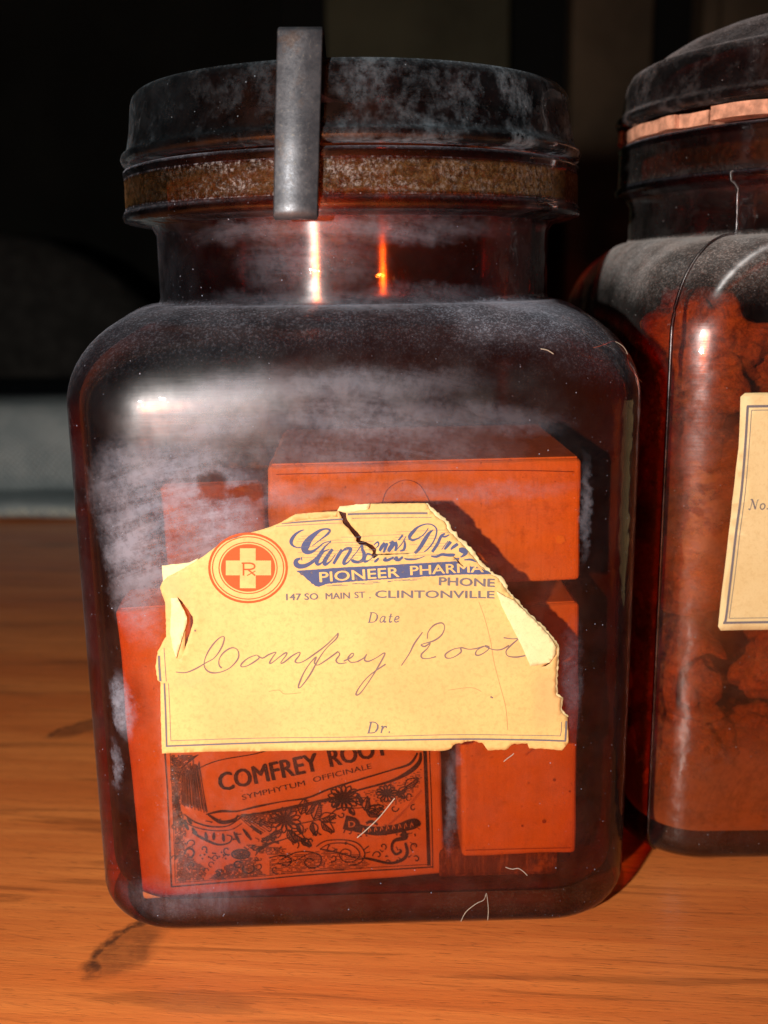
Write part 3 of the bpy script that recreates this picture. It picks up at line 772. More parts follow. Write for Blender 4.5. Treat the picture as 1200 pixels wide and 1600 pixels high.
# border lines
I = Ink(L1)
for pts, w_ in (([(440, 817.5), (490, 814), (536, 810.5)], 2.6), ([(431, 822), (490, 819), (534, 816.5)], .9), ([(543, 803), (600, 802), (668, 801.5)], 3.2), ([(550, 809.5), (600, 809), (674, 808)], .9),
                ([(257, 1067), (259, 1115), (260.5, 1166)], 2.8), ([(263.5, 1067), (265.5, 1115), (267, 1157)], .9), ([(248.5, 1024), (249.5, 1045), (251, 1064)], 3.6), ([(256.5, 1012), (258, 1035), (260, 1064)], 1.0),
                ([(259, 1165.5), (395, 1160.5), (557, 1157), (700, 1154.5), (800, 1155), (884, 1157)], 2.6), ([(267, 1157), (395, 1153), (557, 1151), (700, 1147.5), (800, 1148), (875, 1149)], .9),
                ([(884.5, 1126), (884, 1140), (883, 1157)], 3.0), ([(877, 1127), (876.5, 1140), (875, 1149)], .9)):
    I = Ink(L1); I.ribbon(pts, w_); I.build('border_line', ink_grey, label1)
# emblem
I = Ink(L1)
E = (387.6, 887)
I.arc(*E, 60.5, 53.5, 0, 360, 3.6); I.arc(*E, 55.6, 48.7, 0, 360, 1.6); I.arc(*E, 45.4, 40.0, 0, 360, 1.5)
disc = [(E[0] + 42.3 * math.cos(t * math.pi / 32), E[1] + 37.2 * math.sin(t * math.pi / 32)) for t in range(64)]
x0, x1, x2, x3 = 352.7, 374.7, 399.6, 423.6; y0, y1, y2, y3 = 856.4, 875.6, 898.6, 918.7
cross = [(x1, y0), (x2, y0), (x2, y1), (x3, y1), (x3, y2), (x2, y2), (x2, y3), (x1, y3), (x1, y2), (x0, y2), (x0, y1), (x1, y1)]
I.poly(disc, [cross])
z5 = Z(230, 820, 5.217)
I.ribbon(z5((785, 412), (785, 310)), 2.6, 3); I.ribbon(z5((770, 312), (840, 312), (872, 325), (872, 350), (840, 362), (790, 362)), 2.4); I.ribbon(z5((820, 362), (880, 412)), 2.2, 3); I.ribbon(z5((882, 375), (815, 412)), 1.4, 3)
I.build('emblem', ink_red, label1)
# banner with the letters left out as paper: band first, then letters in paper colour
I = Ink(L1)
I.poly(jag([(463, 891.5, .2), (500, 889, .2), (536, 886.3, .2), (575, 884.5, .2), (618, 882, .2), (660, 879.5, .2), (712, 876.5, .4), (722, 884, .8), (740, 884, .8), (752, 887, .8), (764, 893, .3), (767, 896, .3), (716, 897.5, .4),
            (667, 900.5, .4), (618, 904, .4), (575, 906.5, .4), (548, 908.5, .4), (512, 912, .6), (498, 916.5, .3), (492, 915, .8), (478, 903, 1.2)], .3, 3, 9))
z1 = Z(440, 800, 6.667); z2 = Z(600, 800, 6)
R = I.ribbon
# capital G
I.fat = 1.28
R(z1((232, 184, 7), (190, 200, 14), (140, 235, 22), (105, 285, 30), (100, 320, 26), (120, 350, 16), (160, 368, 9), (215, 372, 7)), 2)
R(z1((320, 350, 6), (400, 290, 9), (470, 235, 18), (500, 200, 20), (495, 180, 16), (455, 174, 14), (400, 190, 22), (340, 235, 36), (285, 290, 52), (250, 350, 66), (245, 390, 60), (270, 415, 40), (320, 410, 24), (380, 370, 14), (440, 320, 9), (515, 302, 7)), 2, 4)
R(z1((515, 305, 7), (460, 350, 12), (415, 410, 22), (375, 470, 26), (310, 525, 28), (240, 560, 34), (180, 562, 40), (150, 535, 42), (155, 500, 30), (195, 482, 16)), 2, 4)
R(z1((205, 470, 10), (212, 505, 6)), 1, 3)
# a n s e n
for q in (((498, 388, 8), (440, 410, 14), (390, 470, 26), (365, 520, 32), (385, 545, 22), (430, 515, 10), (475, 460, 8)),
          ((530, 385, 24), (490, 440, 28), (448, 510, 34), (455, 545, 26), (510, 510, 10), (560, 440, 7)),
          ((628, 388, 24), (585, 460, 27), (540, 540, 22)), ((560, 500, 6), (620, 420, 9), (670, 380, 22), (720, 380, 26), (700, 430, 26), (655, 500, 28), (650, 540, 22), (700, 515, 9), (755, 440, 6)),
          ((740, 470, 5), (790, 400, 7), (835, 335, 12), (840, 385, 22), (858, 430, 28), (850, 490, 30), (800, 520, 24), (745, 510, 26), (735, 490, 20)),
          ((935, 440, 14), (895, 430, 16), (865, 470, 24), (865, 512, 24), (910, 500, 10), (960, 450, 6)),
          ((1010, 470, 14), (985, 500, 22), (965, 520, 10)), ((960, 340, 8), (1000, 310, 14), (1010, 340, 12), (985, 370, 8)),
          ((1090, 470, 12), (1070, 495, 26), (1110, 500, 12), (1160, 465, 8)), ((1075, 320, 26), (1040, 365, 30), (1020, 400, 18)),
          ((1120, 320, 12), (1160, 315, 28), (1130, 365, 28), (1105, 400, 18)), ((1180, 310, 28), (1195, 350, 24), (1180, 400, 14)), ((1170, 495, 16), (1195, 470, 24), (1200, 500, 24))):
    R(z1(*q), 2, 4)
for q in (((30, 290, 20), (10, 340, 20), (-5, 375, 12)), ((100, 285, 24), (70, 330, 24), (40, 370, 18)), ((175, 215, 16), (135, 262, 12)), ((205, 225, 5), (170, 290, 8), (110, 360, 5)),
          ((190, 265, 10), (195, 310, 18), (185, 350, 18), (150, 362, 9)), ((90, 420, 12), (40, 445, 22), (10, 450, 16)), ((175, 415, 14), (140, 445, 22), (105, 450, 12)),
          ((240, 262, 8), (240, 225, 26), (275, 180, 24), (320, 138, 14), (390, 112, 9), (450, 118, 9), (490, 155, 11), (488, 215, 11), (455, 290, 10), (410, 345, 10), (375, 372, 7)),
          ((415, 148, 6), (380, 200, 8), (330, 240, 9), (270, 262, 18), (245, 250, 16)), ((462, 165, 6), (420, 200, 22), (375, 270, 30), (330, 340, 26), (288, 382, 20)),
          ((380, 410, 5), (300, 440, 9), (220, 440, 16), (190, 430, 6)), ((570, 200, 12), (535, 225, 20), (500, 300, 22), (450, 372, 20)), ((530, 225, 8), (570, 230, 14), (610, 210, 8)),
          ((625, 275, 24), (590, 320, 22), (565, 350, 12)), ((540, 350, 5), (600, 270, 6)), ((690, 295, 22), (650, 325, 22), (625, 350, 10)), ((440, 410, 10), (490, 415, 18), (540, 395, 20), (590, 400, 22), (640, 400, 24), (665, 395, 8)),
          ((700, 350, 24), (735, 355, 44), (765, 372, 30), (745, 400, 20), (715, 420, 8)), ((650, 440, 5), (700, 430, 9), (690, 455, 5)), ((750, 445, 8), (810, 440, 16), (860, 462, 6))):
    R(z2(*q), 2, 4)
I.build('shop_name', ink_blue, label1)
I = Ink(L1)     # engraver's shade lines round the name
rr = random.Random(5)
for k in range(11):
    y = 838 + k * 4.2
    for q in range(5):
        a = 463 + rr.random() * 250; l = 10 + rr.random() * 40
        if a + l > 705: continue
        yy = y - (a - 463) * .045
        if yy > 876: continue
        I.ribbon([(a, yy), (a + l, yy - l * .045)], .55, 2)
for k in range(16):
    a = 505 + rr.random() * 160; y = 914 - (a - 505) * .075 + rr.random() * 3
    I.ribbon([(a, y), (a + 4 + rr.random() * 14, y - .6)], .8, 2)
for q in (((600, 896), (760, 888)),): pass
I.build('shade_lines', ink_grey, label1)
I = Ink(L1)
I.text('PIONEER', (500, 909.0), (624, 900.8), 16.0, .025, lift=.0105)
I.text('PHARMA', (641.5, 898.3), (755, 892.5), 15.0, .025, lift=.0105)
I.build('banner_lettering', paper, label1)
I = Ink(L1)
I.text('147 SO', (447.5, 937.5), (497, 936.5), 10.6, .035); I.text('MAIN', (509, 936), (546.5, 934.8), 10.2, .03); I.text('ST', (554, 934.2), (570.5, 933.6), 10.2, .02)
I.text('.', (577, 934.2), (579, 934.2), 10, .02); I.text('CLINTONVILLE', (586.5, 933.8), (772, 934.2), 12.0, .035); I.text('PHONE', (686, 914.2), (772, 916), 13.0, .045)
def serif_text(I, items):
    for pts, w_ in items: I.ribbon(pts, w_, 4)
def italic(I, s, ox, oy, h):
    """small slanted roman letters drawn as pen strokes; h = cap height in pixels; returns advance"""
    G = {'D': (([(.28, 1), (.05, 0)], .15), ([(.12, 1), (.55, 1), (.85, .8), (.85, .4), (.6, .06), (.1, 0), (-.08, 0)], .09), ([(.88, .78), (.88, .45), (.72, .16)], .16)),
         'a': (([(.55, .62), (.3, .6), (.08, .3), (.1, .04), (.3, .04), (.55, .4)], .10), ([(.6, .62), (.48, .15), (.55, .02), (.7, .1)], .14)),
         't': (([(.36, .9), (.18, .15), (.26, .02), (.45, .1)], .14), ([(.1, .6), (.52, .6)], .07)),
         'e': (([(.1, .3), (.4, .36), (.52, .52), (.38, .64), (.16, .5), (.06, .2), (.2, .02), (.5, .12)], .12),),
         'r': (([(.1, .56), (.22, .6), (.08, 0)], .14), ([(.16, .3), (.36, .58), (.55, .6), (.55, .48)], .12)),
         '.': (([(.05, .09), (.16, .09)], .17),),
         'N': (([(.0, .02), (.14, .04), (.36, .98)], .07), ([(.2, .98), (.36, .98), (.66, .02)], .15), ([(.66, .02), (.88, .92), (1.02, .98)], .07), ([(-.06, .08), (.08, .0)], .14)),
         'o': (([(.38, .62), (.12, .5), (.06, .2), (.22, .02), (.46, .14), (.54, .44), (.38, .62)], .12),)}
    adv = {'D': 1.12, 'a': .86, 't': .66, 'e': .7, 'r': .72, '.': .4, 'N': 1.12, 'o': .68}
    for ch in s:
        for pts, w_ in G[ch]:
            I.ribbon([(ox + (x + .0) * h, oy - y * h) for x, y in pts], w_ * h, 4)
        ox += adv[ch] * h
italic(I, 'Date', 576, 972, 15); I.build('date_lettering', ink_grey, label1); I = Ink(L1); italic(I, 'Dr.', 575, 1145, 17)
I.build('small_lettering', ink_grey, label1)
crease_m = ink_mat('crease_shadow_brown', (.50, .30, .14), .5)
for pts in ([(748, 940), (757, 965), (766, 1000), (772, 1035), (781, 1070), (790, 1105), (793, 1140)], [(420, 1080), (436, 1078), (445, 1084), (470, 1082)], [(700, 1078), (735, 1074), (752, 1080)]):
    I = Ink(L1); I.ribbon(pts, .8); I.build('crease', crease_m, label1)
# handwriting
I = Ink(L1); za = Z(260, 960, 4); zb = Z(540, 960, 3.333)
for q in (za((60, 358), (120, 362), (180, 340), (240, 305), (300, 270), (345, 205), (362, 150), (350, 136), (310, 165), (265, 225), (238, 290), (242, 335), (280, 362), (340, 358), (400, 330), (445, 280), (452, 240), (435, 212), (400, 210), (355, 240), (330, 280), (330, 315), (346, 333)),
          za((565, 252), (515, 270), (472, 305), (468, 325), (500, 322), (545, 298), (580, 270), (568, 253), (600, 272), (640, 250), (685, 235), (665, 265), (645, 300), (658, 303), (700, 270), (742, 240), (752, 248), (715, 300), (735, 298), (790, 255), (832, 235), (830, 255), (805, 290), (822, 302), (860, 290), (920, 250), (1000, 190), (1060, 130), (1072, 118), (1062, 150), (1000, 210), (950, 280), (900, 370), (850, 440), (826, 458), (830, 430), (860, 360), (900, 300), (935, 265), (925, 300), (945, 315), (990, 290), (1060, 240), (1072, 232), (1082, 250), (1060, 285), (1080, 305), (1125, 300)),
          zb((62, 245), (95, 225), (110, 205), (98, 235), (120, 243), (160, 225), (205, 200), (170, 270), (120, 350), (75, 410), (54, 415), (70, 380), (120, 320), (208, 258)), zb((-10, 242), (30, 222), (42, 205), (30, 203), (12, 228), (28, 248), (62, 245)),
          zb((290, 265), (330, 205), (358, 150), (400, 92)), zb((425, 125), (430, 90), (460, 55), (500, 43), (515, 65), (500, 105), (460, 135), (410, 150), (392, 158), (412, 165), (440, 148), (425, 175), (395, 205), (398, 225), (430, 228), (470, 218)),
          zb((600, 172), (560, 180), (520, 205), (525, 225), (560, 222), (600, 195), (600, 172), (640, 180), (680, 176), (720, 165)), zb((720, 165), (684, 185), (677, 208), (700, 210), (738, 186), (745, 168), (724, 163), (760, 180), (808, 182), (850, 160)), zb((822, 120), (870, 126), (905, 122)),
          zb((900, 126), (860, 160), (835, 190), (845, 215), (890, 221), (940, 212))):
    n_ = len(q)
    I.ribbon([(p[0], p[1], 2.0 + .6 * math.sin(i * 1.9 + n_)) for i, p in enumerate(q)], 1.6, 5)
I.ribbon([(304, 984.5), (306.5, 984.5)], 3.0, 2); I.ribbon([(766, 1088), (770, 1090)], 2.5, 2)
I.build('handwriting', ink_hand, label1)

# ================================================================== BOXES IN THE JAR
def card_mat(name, c0, c1):
    N = NT(name); c = N.coords()
    col = N.mix(N.mapr(N.noise(c, 1.2, 7, .65), .3, .7), rgb(*c0), rgb(*c1))
    s_ = N.sep(c)
    fib = N.noise(N.comb(N.math('MULTIPLY', s_[0], 9), N.math('MULTIPLY', s_[1], 9), s_[2]), 1.2, 5, .7)
    col = N.mix(N.math('MULTIPLY', N.mapr(fib, .45, .7), .35), col, rgb(.52, .34, .17))
    col = N.mix(N.math('MULTIPLY', N.mapr(N.noise(c, 1.6, 8, .75), .52, .64), .5), col, rgb(.50, .32, .16))
    col = N.mix(N.math('MULTIPLY', N.mapr(N.noise(c, 7, 4, .7), .62, .70), .6), col, rgb(.25, .14, .07))
    return N.out(N.pbr(Base_Color=col, Roughness=.7, Normal=N.bump(N.noise(c, 12, 5), .3, .0003)))
card = card_mat('cream_cardboard', (.90, .68, .50), (.82, .58, .40))
card_red = card_mat('rosy_cardboard', (.70, .46, .36), (.60, .38, .30))
brown_card = card_mat('dull_brown_cardboard', (.46, .26, .16), (.36, .20, .12))
card2 = card_mat('buff_cardboard', (.74, .50, .34), (.64, .42, .28))
brown = card_mat('brown_wrapping', (.10, .045, .03), (.07, .03, .02))
def carton(label, u0, v0, u1, v1, ylocal, depth, roll, m, rz=0.0, split=None):
    """front face spans photo box u0..u1, v0..v1 (v1 = bottom) on a plane ylocal inside the jar"""
    p0, n = plane_of(M1, ylocal)
    bl_ = hit(u0, v1, p0, n); br = hit(u1, v1, p0, n); tl = hit((u0 + u1) / 2, v0, p0, n); bc = hit((u0 + u1) / 2, v1, p0, n)
    wd = (br - bl_).length; hg = (tl - bc).length
    base = (bl_ + br) / 2; base.z = bc.z
    o = thing('small_carton', label, 'box', base, YAW + rz, 'small cardboard boxes in the main jar')
    o.rotation_euler = (0, roll, YAW + rz)
    M = mat_cm(base, YAW + rz, roll)
    bm = bmesh.new(); bmesh.ops.create_cube(bm, size=1)
    for v in bm.verts: v.co = Vector((v.co.x * wd, depth / 2 + v.co.y * depth, hg / 2 + v.co.z * hg))
    bmesh.ops.bevel(bm, geom=bm.edges[:], offset=.10, segments=3, affect='EDGES', profile=.5)
    bmesh.ops.subdivide_edges(bm, edges=[e for e in bm.edges if e.calc_length() > .8], cuts=14, use_grid_fill=True)
    sd = u0 * .37
    for v in bm.verts:
        q = v.co; e = max(abs(q.x) / (wd / 2), abs(q.z - hg / 2) / (hg / 2))
        amp = .012 + .03 * max(0, e - .75) * 4
        d = Vector((mnoise.noise(q * .9 + Vector((sd, 0, 0))), mnoise.noise(q * .9 + Vector((0, sd, 5))), mnoise.noise(q * .9 + Vector((9, 0, sd)))))
        if q.y < .12: d.y *= .12
        v.co = q + d * amp
    bm.verts.index_update()
    vs = [v.co.copy() for v in bm.verts]; fs = [[v.index for v in f.verts] for f in bm.faces]; bm.free()
    new_obj('box_body', vs, fs, m, o, False)
    # tucked lid flap seam proud of the end
    vs, fs = bevel_box(-wd / 2 + .1, wd / 2 - .1, .08, depth - .1, hg - .005, hg + .03, .01, 1)
    new_obj('top_flap', vs, fs, m, o, False)
    return o, M, wd, hg
cA, MA, wA, hA = carton('small cardboard carton printed COMFREY ROOT standing at lower left inside the main jar', 226, 938, 696, 1387, -4.95, 1.5, math.radians(-1.2), card_red, math.radians(4))
cC, MC, wC, hC = carton('plain cardboard carton standing upright at lower right inside the main jar', 722, 946, 900, 1337, -4.95, 2.6, math.radians(-.8), card2)
cB, MB, wB, hB = carton('plain cardboard carton lying flat across the top of the others inside the main jar', 425, 722, 906, 914, -4.9, 5.2, math.radians(-.4), card)
cD, MD, wD, hD = carton('smaller carton half hidden by dust behind the upper left of the label', 262, 756, 420, 905, -2.9, 2.0, math.radians(-1.5), brown_card)
vs, fs = bevel_box(-1.3, 1.5, 0, 2.6, 0, .74, .12, 2)
p = M1 @ Vector((3.0, -4.75, .62))
o = thing('flat_packet', 'dark flat packet lying under the upright carton on the jar floor', 'packet', p, YAW)
new_obj('wrapper', vs, fs, brown, o, False)

def on_face(M, ly=-.012):
    Mi = M.inverted(); n_ = M.to_3x3() @ Vector((0, -1, 0)); p_ = M @ Vector((0, 0, 0))
    return lambda u, v, lift=0.0: (lambda q: Vector((q.x, ly - lift, q.z)))(Mi @ hit(u, v, p_, n_))
line_m = ink_mat('flap_line_brown', (.30, .14, .08), .5)
mB = on_face(MB)
I = Ink(mB); I.ribbon([(432, 741), (560, 738), (700, 735), (820, 735), (897, 737)], 1.4, 4); I.build('flap_edge', line_m, cB)
I = Ink(mB); I.ribbon([(596, 790), (605, 765), (630, 750), (655, 757), (672, 785)], 1.0, 4); I.build('pressed_ring', line_m, cB)
I = Ink(mB); I.poly([(868, 840), (874, 836), (881, 838), (883, 845), (877, 850), (870, 848)]); I.build('paper_chip', paper_back, cB)
mC = on_face(MC)
I = Ink(mC); I.ribbon([(727, 1328), (800, 1326), (892, 1324)], 1.3, 4); I.build('flap_edge', line_m, cC)
for (u, v, r_) in ((866, 1218, 2.6), (850, 1283, 3.2), (816, 1290, 2.0), (890, 1236, 1.8)):
    I = Ink(mC); I.poly([(u + r_ * math.cos(k * .785), v + r_ * math.sin(k * .785)) for k in range(8)]); I.build('dark_fleck', line_m, cC)
# print on carton A (photo coordinates -> the carton's real front face)
nA = MA.to_3x3() @ Vector((0, -1, 0)); pA = MA @ Vector((0, 0, 0)); MAi = MA.inverted()
def LA(u, v, lift=0.0):
    q = MAi @ hit(u, v, pA, nA); return Vector((q.x, -.012 - lift, q.z))
I = Ink(LA); I.fat = 1.0; z6 = Z(240, 1160, 5); z7 = Z(460, 1160, 5)
# frame
for pts, w_ in ((([(255, 1090), (258, 1178), (262, 1240), (268, 1385)]), 2.2), (([(263, 1090), (266, 1178), (270, 1260), (274, 1378)]), .9),
                (([(268, 1385), (400, 1374), (500, 1365), (676, 1354)]), 2.0), (([(274, 1379), (400, 1369), (500, 1360), (668, 1350)]), .9),
                (([(660, 1080), (664, 1180), (667, 1260), (670, 1352)]), 5.5), (([(668, 1080), (671, 1180), (674, 1260), (676, 1356)]), 1.3)):
    I.ribbon(pts, w_)
I.text('COMFREY', (345, 1236), (499, 1203), 29, .035, lift=.006); I.text('ROOT', (517, 1198), (607, 1178), 29, .035, lift=.006)
I.text('SYMPHYTUM', (379, 1249.5), (477, 1226.5), 8.5, .0, lift=.006); I.text('OFFICINALE', (490, 1222), (581, 1200), 8.5, .0, lift=.006)
# ribbon scroll under and over the name
I.ribbon([(322, 1272, 2), (345, 1267, 4), (370, 1267, 2.5), (400, 1260, 3.5), (440, 1252, 2), (480, 1246, 3), (515, 1232, 3), (560, 1218, 3), (610, 1203, 2.4), (640, 1193, 4), (652, 1176, 3)], 2)
I.ribbon([(370, 1275, 2), (420, 1268, 4), (460, 1260, 5), (515, 1248, 5), (560, 1234, 3), (610, 1220, 4), (640, 1205, 7), (655, 1190, 6), (657, 1175, 3)], 3)
I.ribbon([(304, 1203), (340, 1188), (400, 1177), (440, 1165)], 1.6)
# vertical hatching at left of the panel
rr = random.Random(3)
for k in range(26):
    f = k / 25; a = (285 + f * 26, 1208 - f * 16 + rr.uniform(-3, 3)); b = (284 + f * 40, 1256 + f * 12 + rr.uniform(-3, 3))
    I.ribbon([a, ((a[0] + b[0]) / 2 + rr.uniform(-1, 1), (a[1] + b[1]) / 2), b], 1.1, 2)
I.ribbon([(284, 1202, 2), (277, 1222, 4), (276, 1245, 5), (281, 1266, 4)], 3)
for k in range(9):
    I.ribbon([(283 + k * 2.2, 1200 - k * 2.2), (290 + k * 2.5, 1195 - k * 2)], 1.6, 2)
# dotted dark grounds (fine engraving) : left margin, bottom corner
def ground(poly, step=2.5, w_=1.35, den=.86):
    xs = [p[0] for p in poly]; ys = [p[1] for p in poly]; y = min(ys)
    while y < max(ys):
        x = min(xs)
        while x < max(xs):
            if inside((x, y), poly) and rr.random() < den: I.ribbon([(x, y), (x + step * .95, y - .15)], w_, 1, False)
            x += step
        y += step * .8
ground([(264, 1180), (300, 1178), (306, 1196), (286, 1210), (280, 1262), (292, 1284), (281, 1290), (268, 1250)], 2.3, 1.5, .8)
ground([(380, 1318), (420, 1322), (450, 1326), (430, 1336), (400, 1332)], 2.5, 1.3, .7)
ground([(590, 1262), (640, 1252), (656, 1220), (658, 1200), (640, 1212), (600, 1226), (560, 1240), (566, 1256)], 2.6, 1.1, .35)
ground([(266, 1178), (282, 1190), (276, 1240), (280, 1275), (290, 1300), (286, 1325), (304, 1345), (320, 1356), (318, 1374), (275, 1377)])
ground([(350, 1352), (372, 1346), (378, 1334), (398, 1340), (402, 1358), (415, 1366), (380, 1371), (325, 1373)])
ground([(420, 1345), (440, 1330), (470, 1335), (500, 1328), (560, 1335), (575, 1350), (560, 1358), (480, 1362), (418, 1367)], 3, 1.1, .75)
ground([(372, 1272), (430, 1266), (470, 1256), (520, 1245), (518, 1252), (470, 1264), (440, 1280), (415, 1290), (385, 1285)], 2.4, 1.3, .8)
# shell
I.ribbon([(288, 1272, 2), (305, 1284, 2.4), (330, 1291, 2.4), (355, 1290, 2), (372, 1280, 2), (380, 1273, 2)], 2)
I.ribbon([(281, 1276, 1.4), (300, 1290, 1.6), (330, 1297, 1.6), (360, 1296, 1.4), (378, 1286, 1.4)], 1.5)
I.ribbon([(325, 1272, 3), (345, 1284, 6), (365, 1281, 5), (372, 1273, 2)], 4)
for (x, y, a, l) in ((291, 1290, 60, 14), (296, 1282, 55, 12), (305, 1300, 62, 9), (322, 1306, 78, 13), (334, 1306, 92, 12), (349, 1308, 82, 13), (370, 1308, 62, 20), (386, 1303, 52, 22), (400, 1296, 38, 22), (302, 1296, 60, 8)):
    dx, dy = math.cos(math.radians(a)) * l, math.sin(math.radians(a)) * l
    I.ribbon([(x - dx / 2, y - dy / 2, 2), (x, y, 5), (x + dx / 2, y + dy / 2, 3)], 4)
for k in range(7): I.ribbon([(374 + k * 3, 1276 - k * .6), (392 + k * 4, 1292 - k * 1.5), (408 + k * 3.4, 1303 - k * 2)], .9, 4)
I.ribbon([(300, 1300, 2), (318, 1310, 4), (340, 1319, 3), (358, 1316, 2.2), (362, 1307, 2), (354, 1304, 1.5)], 3)
I.arc(296, 1332, 7, 7, -120, 200, 3); I.arc(376, 1334, 14, 7, 0, 360, 2.5); ground([(362, 1334), (370, 1328), (384, 1328), (390, 1333), (384, 1340), (370, 1340)], 2, 1.3, .95)
for k in range(14): I.ribbon([(312 + k * 3.3, 1335 + 5 * math.sin(k * 1.7)), (314 + k * 3.3, 1337 + 5 * math.sin(k * 1.7))], 2.2, 1, False)
for (x, y) in ((330, 1350), (342, 1362), (322, 1360), (336, 1340)): I.arc(x, y, 4, 4, 0, 280, 1.2, 12)
I.arc(388, 1356, 9, 8, 150, 400, 2.6, 16); I.arc(372, 1350, 6, 5, 20, 300, 2.6, 14)
# flowers
def flower(cx, cy, r, n, w_=1.3, fill=.35):
    for k in range(n):
        a = 2 * math.pi * k / n + .2
        tip = (cx + r * math.cos(a), cy + r * .8 * math.sin(a)); s_ = r * .17
        nx, ny = -math.sin(a) * s_, math.cos(a) * s_
        m = (cx + r * .62 * math.cos(a), cy + r * .5 * math.sin(a))
        I.ribbon([(cx, cy), (m[0] + nx, m[1] + ny), tip, (m[0] - nx, m[1] - ny), (cx, cy)], w_, 3)
    I.arc(cx, cy, r * .16, r * .14, 0, 360, r * .28, 10)
flower(445, 1281, 25, 13, 2.1); flower(537, 1246, 25, 14, 2.2); flower(604, 1239, 17, 13, 1.7)
def leaf(x, y, a, l, w_=1.8, wd=.28, shade=True):
    ca, sa = math.cos(math.radians(a)), -math.sin(math.radians(a))
    P_ = lambda t, o_: (x + ca * l * t - sa * l * o_, y + sa * l * t + ca * l * o_)
    I.ribbon([P_(0, 0), P_(.35, wd), P_(.75, wd * .6), P_(1, 0), P_(.75, -wd * .6), P_(.35, -wd), P_(0, 0)], w_, 3)
    I.ribbon([P_(0, 0), P_(1, 0)], w_, 2)
    if shade:
        for t in (.2, .32, .44, .56, .68, .8): I.ribbon([P_(t, 0), P_(t + .14, wd * .8)], w_ * .9, 1, False)
for a in ((470, 1272, 75, 26), (478, 1272, 55, 24), (490, 1280, 70, 28), (498, 1280, 15, 28), (466, 1286, -70, 18), (488, 1284, -75, 22), (502, 1283, -40, 26), (455, 1300, -30, 26), (450, 1296, -60, 24), (470, 1310, -35, 20), (440, 1300, 200, 20), (430, 1310, 190, 22),
          (564, 1258, 110, 18), (570, 1266, 80, 22), (575, 1268, 20, 26), (572, 1266, -20, 24), (622, 1240, 40, 18), (620, 1236, -40, 16), (632, 1230, 35, 26), (545, 1262, -50, 14), (520, 1262, 60, 22)):
    leaf(*a)
I.ribbon([(455, 1288, 2), (480, 1284, 1.6), (510, 1276, 1.6), (530, 1262, 2.2), (560, 1262, 1.4), (590, 1258, 1.4)], 1.6)
I.ribbon([(402, 1328, 7), (420, 1318, 4), (440, 1312, 2), (470, 1302, 1.4)], 4); I.ribbon([(432, 1306, 4), (424, 1312, 3), (436, 1317, 3)], 3)
# banner scroll with small heavy letters at right, and the scroll below it
I.ribbon([(538, 1284, 22), (552, 1288, 22), (562, 1294, 13), (590, 1298, 14), (620, 1294, 14), (640, 1288, 17), (650, 1286, 15), (657, 1288, 4)], 14)
I.ribbon([(572, 1286, 4), (580, 1283, 5), (590, 1288, 3)], 4)
I.ribbon([(628, 1300, 12), (633, 1308, 8), (616, 1313, 5), (612, 1325, 4), (618, 1334, 4), (626, 1330, 4), (624, 1326, 2)], 4)
I.ribbon([(633, 1316, 4), (636, 1332, 5), (628, 1343, 5), (608, 1348, 4), (580, 1342, 4), (568, 1340, 3)], 4)
for pts, w_ in (([(494, 1322), (510, 1313), (540, 1312), (560, 1318), (570, 1334), (562, 1348), (545, 1352)], 1.8), ([(500, 1326), (515, 1318), (540, 1317), (556, 1324), (562, 1336), (550, 1346), (536, 1344), (530, 1334), (538, 1326), (548, 1330), (546, 1338)], 1.6),
                ([(440, 1342), (460, 1332), (480, 1330), (500, 1336), (500, 1350), (486, 1356), (476, 1348), (482, 1340), (490, 1344)], 1.8), ([(500, 1326), (530, 1332), (556, 1340)], 2.4), ([(420, 1340), (440, 1336), (455, 1342), (450, 1352), (440, 1350)], 1.8), ([(425, 1350), (460, 1344), (480, 1334)], 1.4)):
    I.ribbon(pts, w_)
def curl_(cx, cy, r, a0, sgn, w_):
    I.ribbon([(cx + r * (1 - k / 11) * math.cos(a0 + sgn * k * .55), cy + r * (1 - k / 11) * math.sin(a0 + sgn * k * .55)) for k in range(10)], w_, 2)
for (x, y, r, a0, sg) in ((398, 1322, 8, 0, 1), (412, 1312, 7, 2, -1), (355, 1328, 8, 1, 1), (300, 1318, 8, 3, 1), (318, 1326, 6, 1, -1), (340, 1366, 6, 4, 1), (300, 1352, 8, 2, 1), (404, 1352, 8, 3, -1), (430, 1358, 7, 1, 1), (520, 1340, 7, 2, -1), (545, 1300, 8, 3, 1),
                          (580, 1262, 7, 1, -1), (596, 1268, 6, 4, 1), (616, 1262, 7, 0, 1), (640, 1244, 7, 2, 1), (646, 1262, 6, 5, -1), (520, 1278, 8, 1, 1), (534, 1272, 6, 3, -1), (420, 1296, 6, 4, 1), (408, 1284, 6, 0, 1), (590, 1336, 8, 3, 1), (598, 1322, 6, 1, -1), (648, 1322, 8, 2, 1), (650, 1342, 6, 4, 1), (460, 1318, 8, 1, -1), (486, 1314, 6, 2, 1), (272, 1290, 5, 1, 1), (276, 1312, 6, 2, -1), (273, 1340, 5, 3, 1)):
    curl_(x, y, r, a0, sg, 1.8)
for k in range(60):
    x = 285 + rr.random() * 370; y = 1278 + rr.random() * 75
    if y > 1262 - (x - 330) * .2: I.ribbon([(x, y), (x + rr.uniform(-5, 5), y + rr.uniform(-4, 4)), (x + rr.uniform(-8, 8), y + rr.uniform(-6, 6))], rr.uniform(.8, 1.8), 2)
I.build('engraved_print', ink_black, cA)
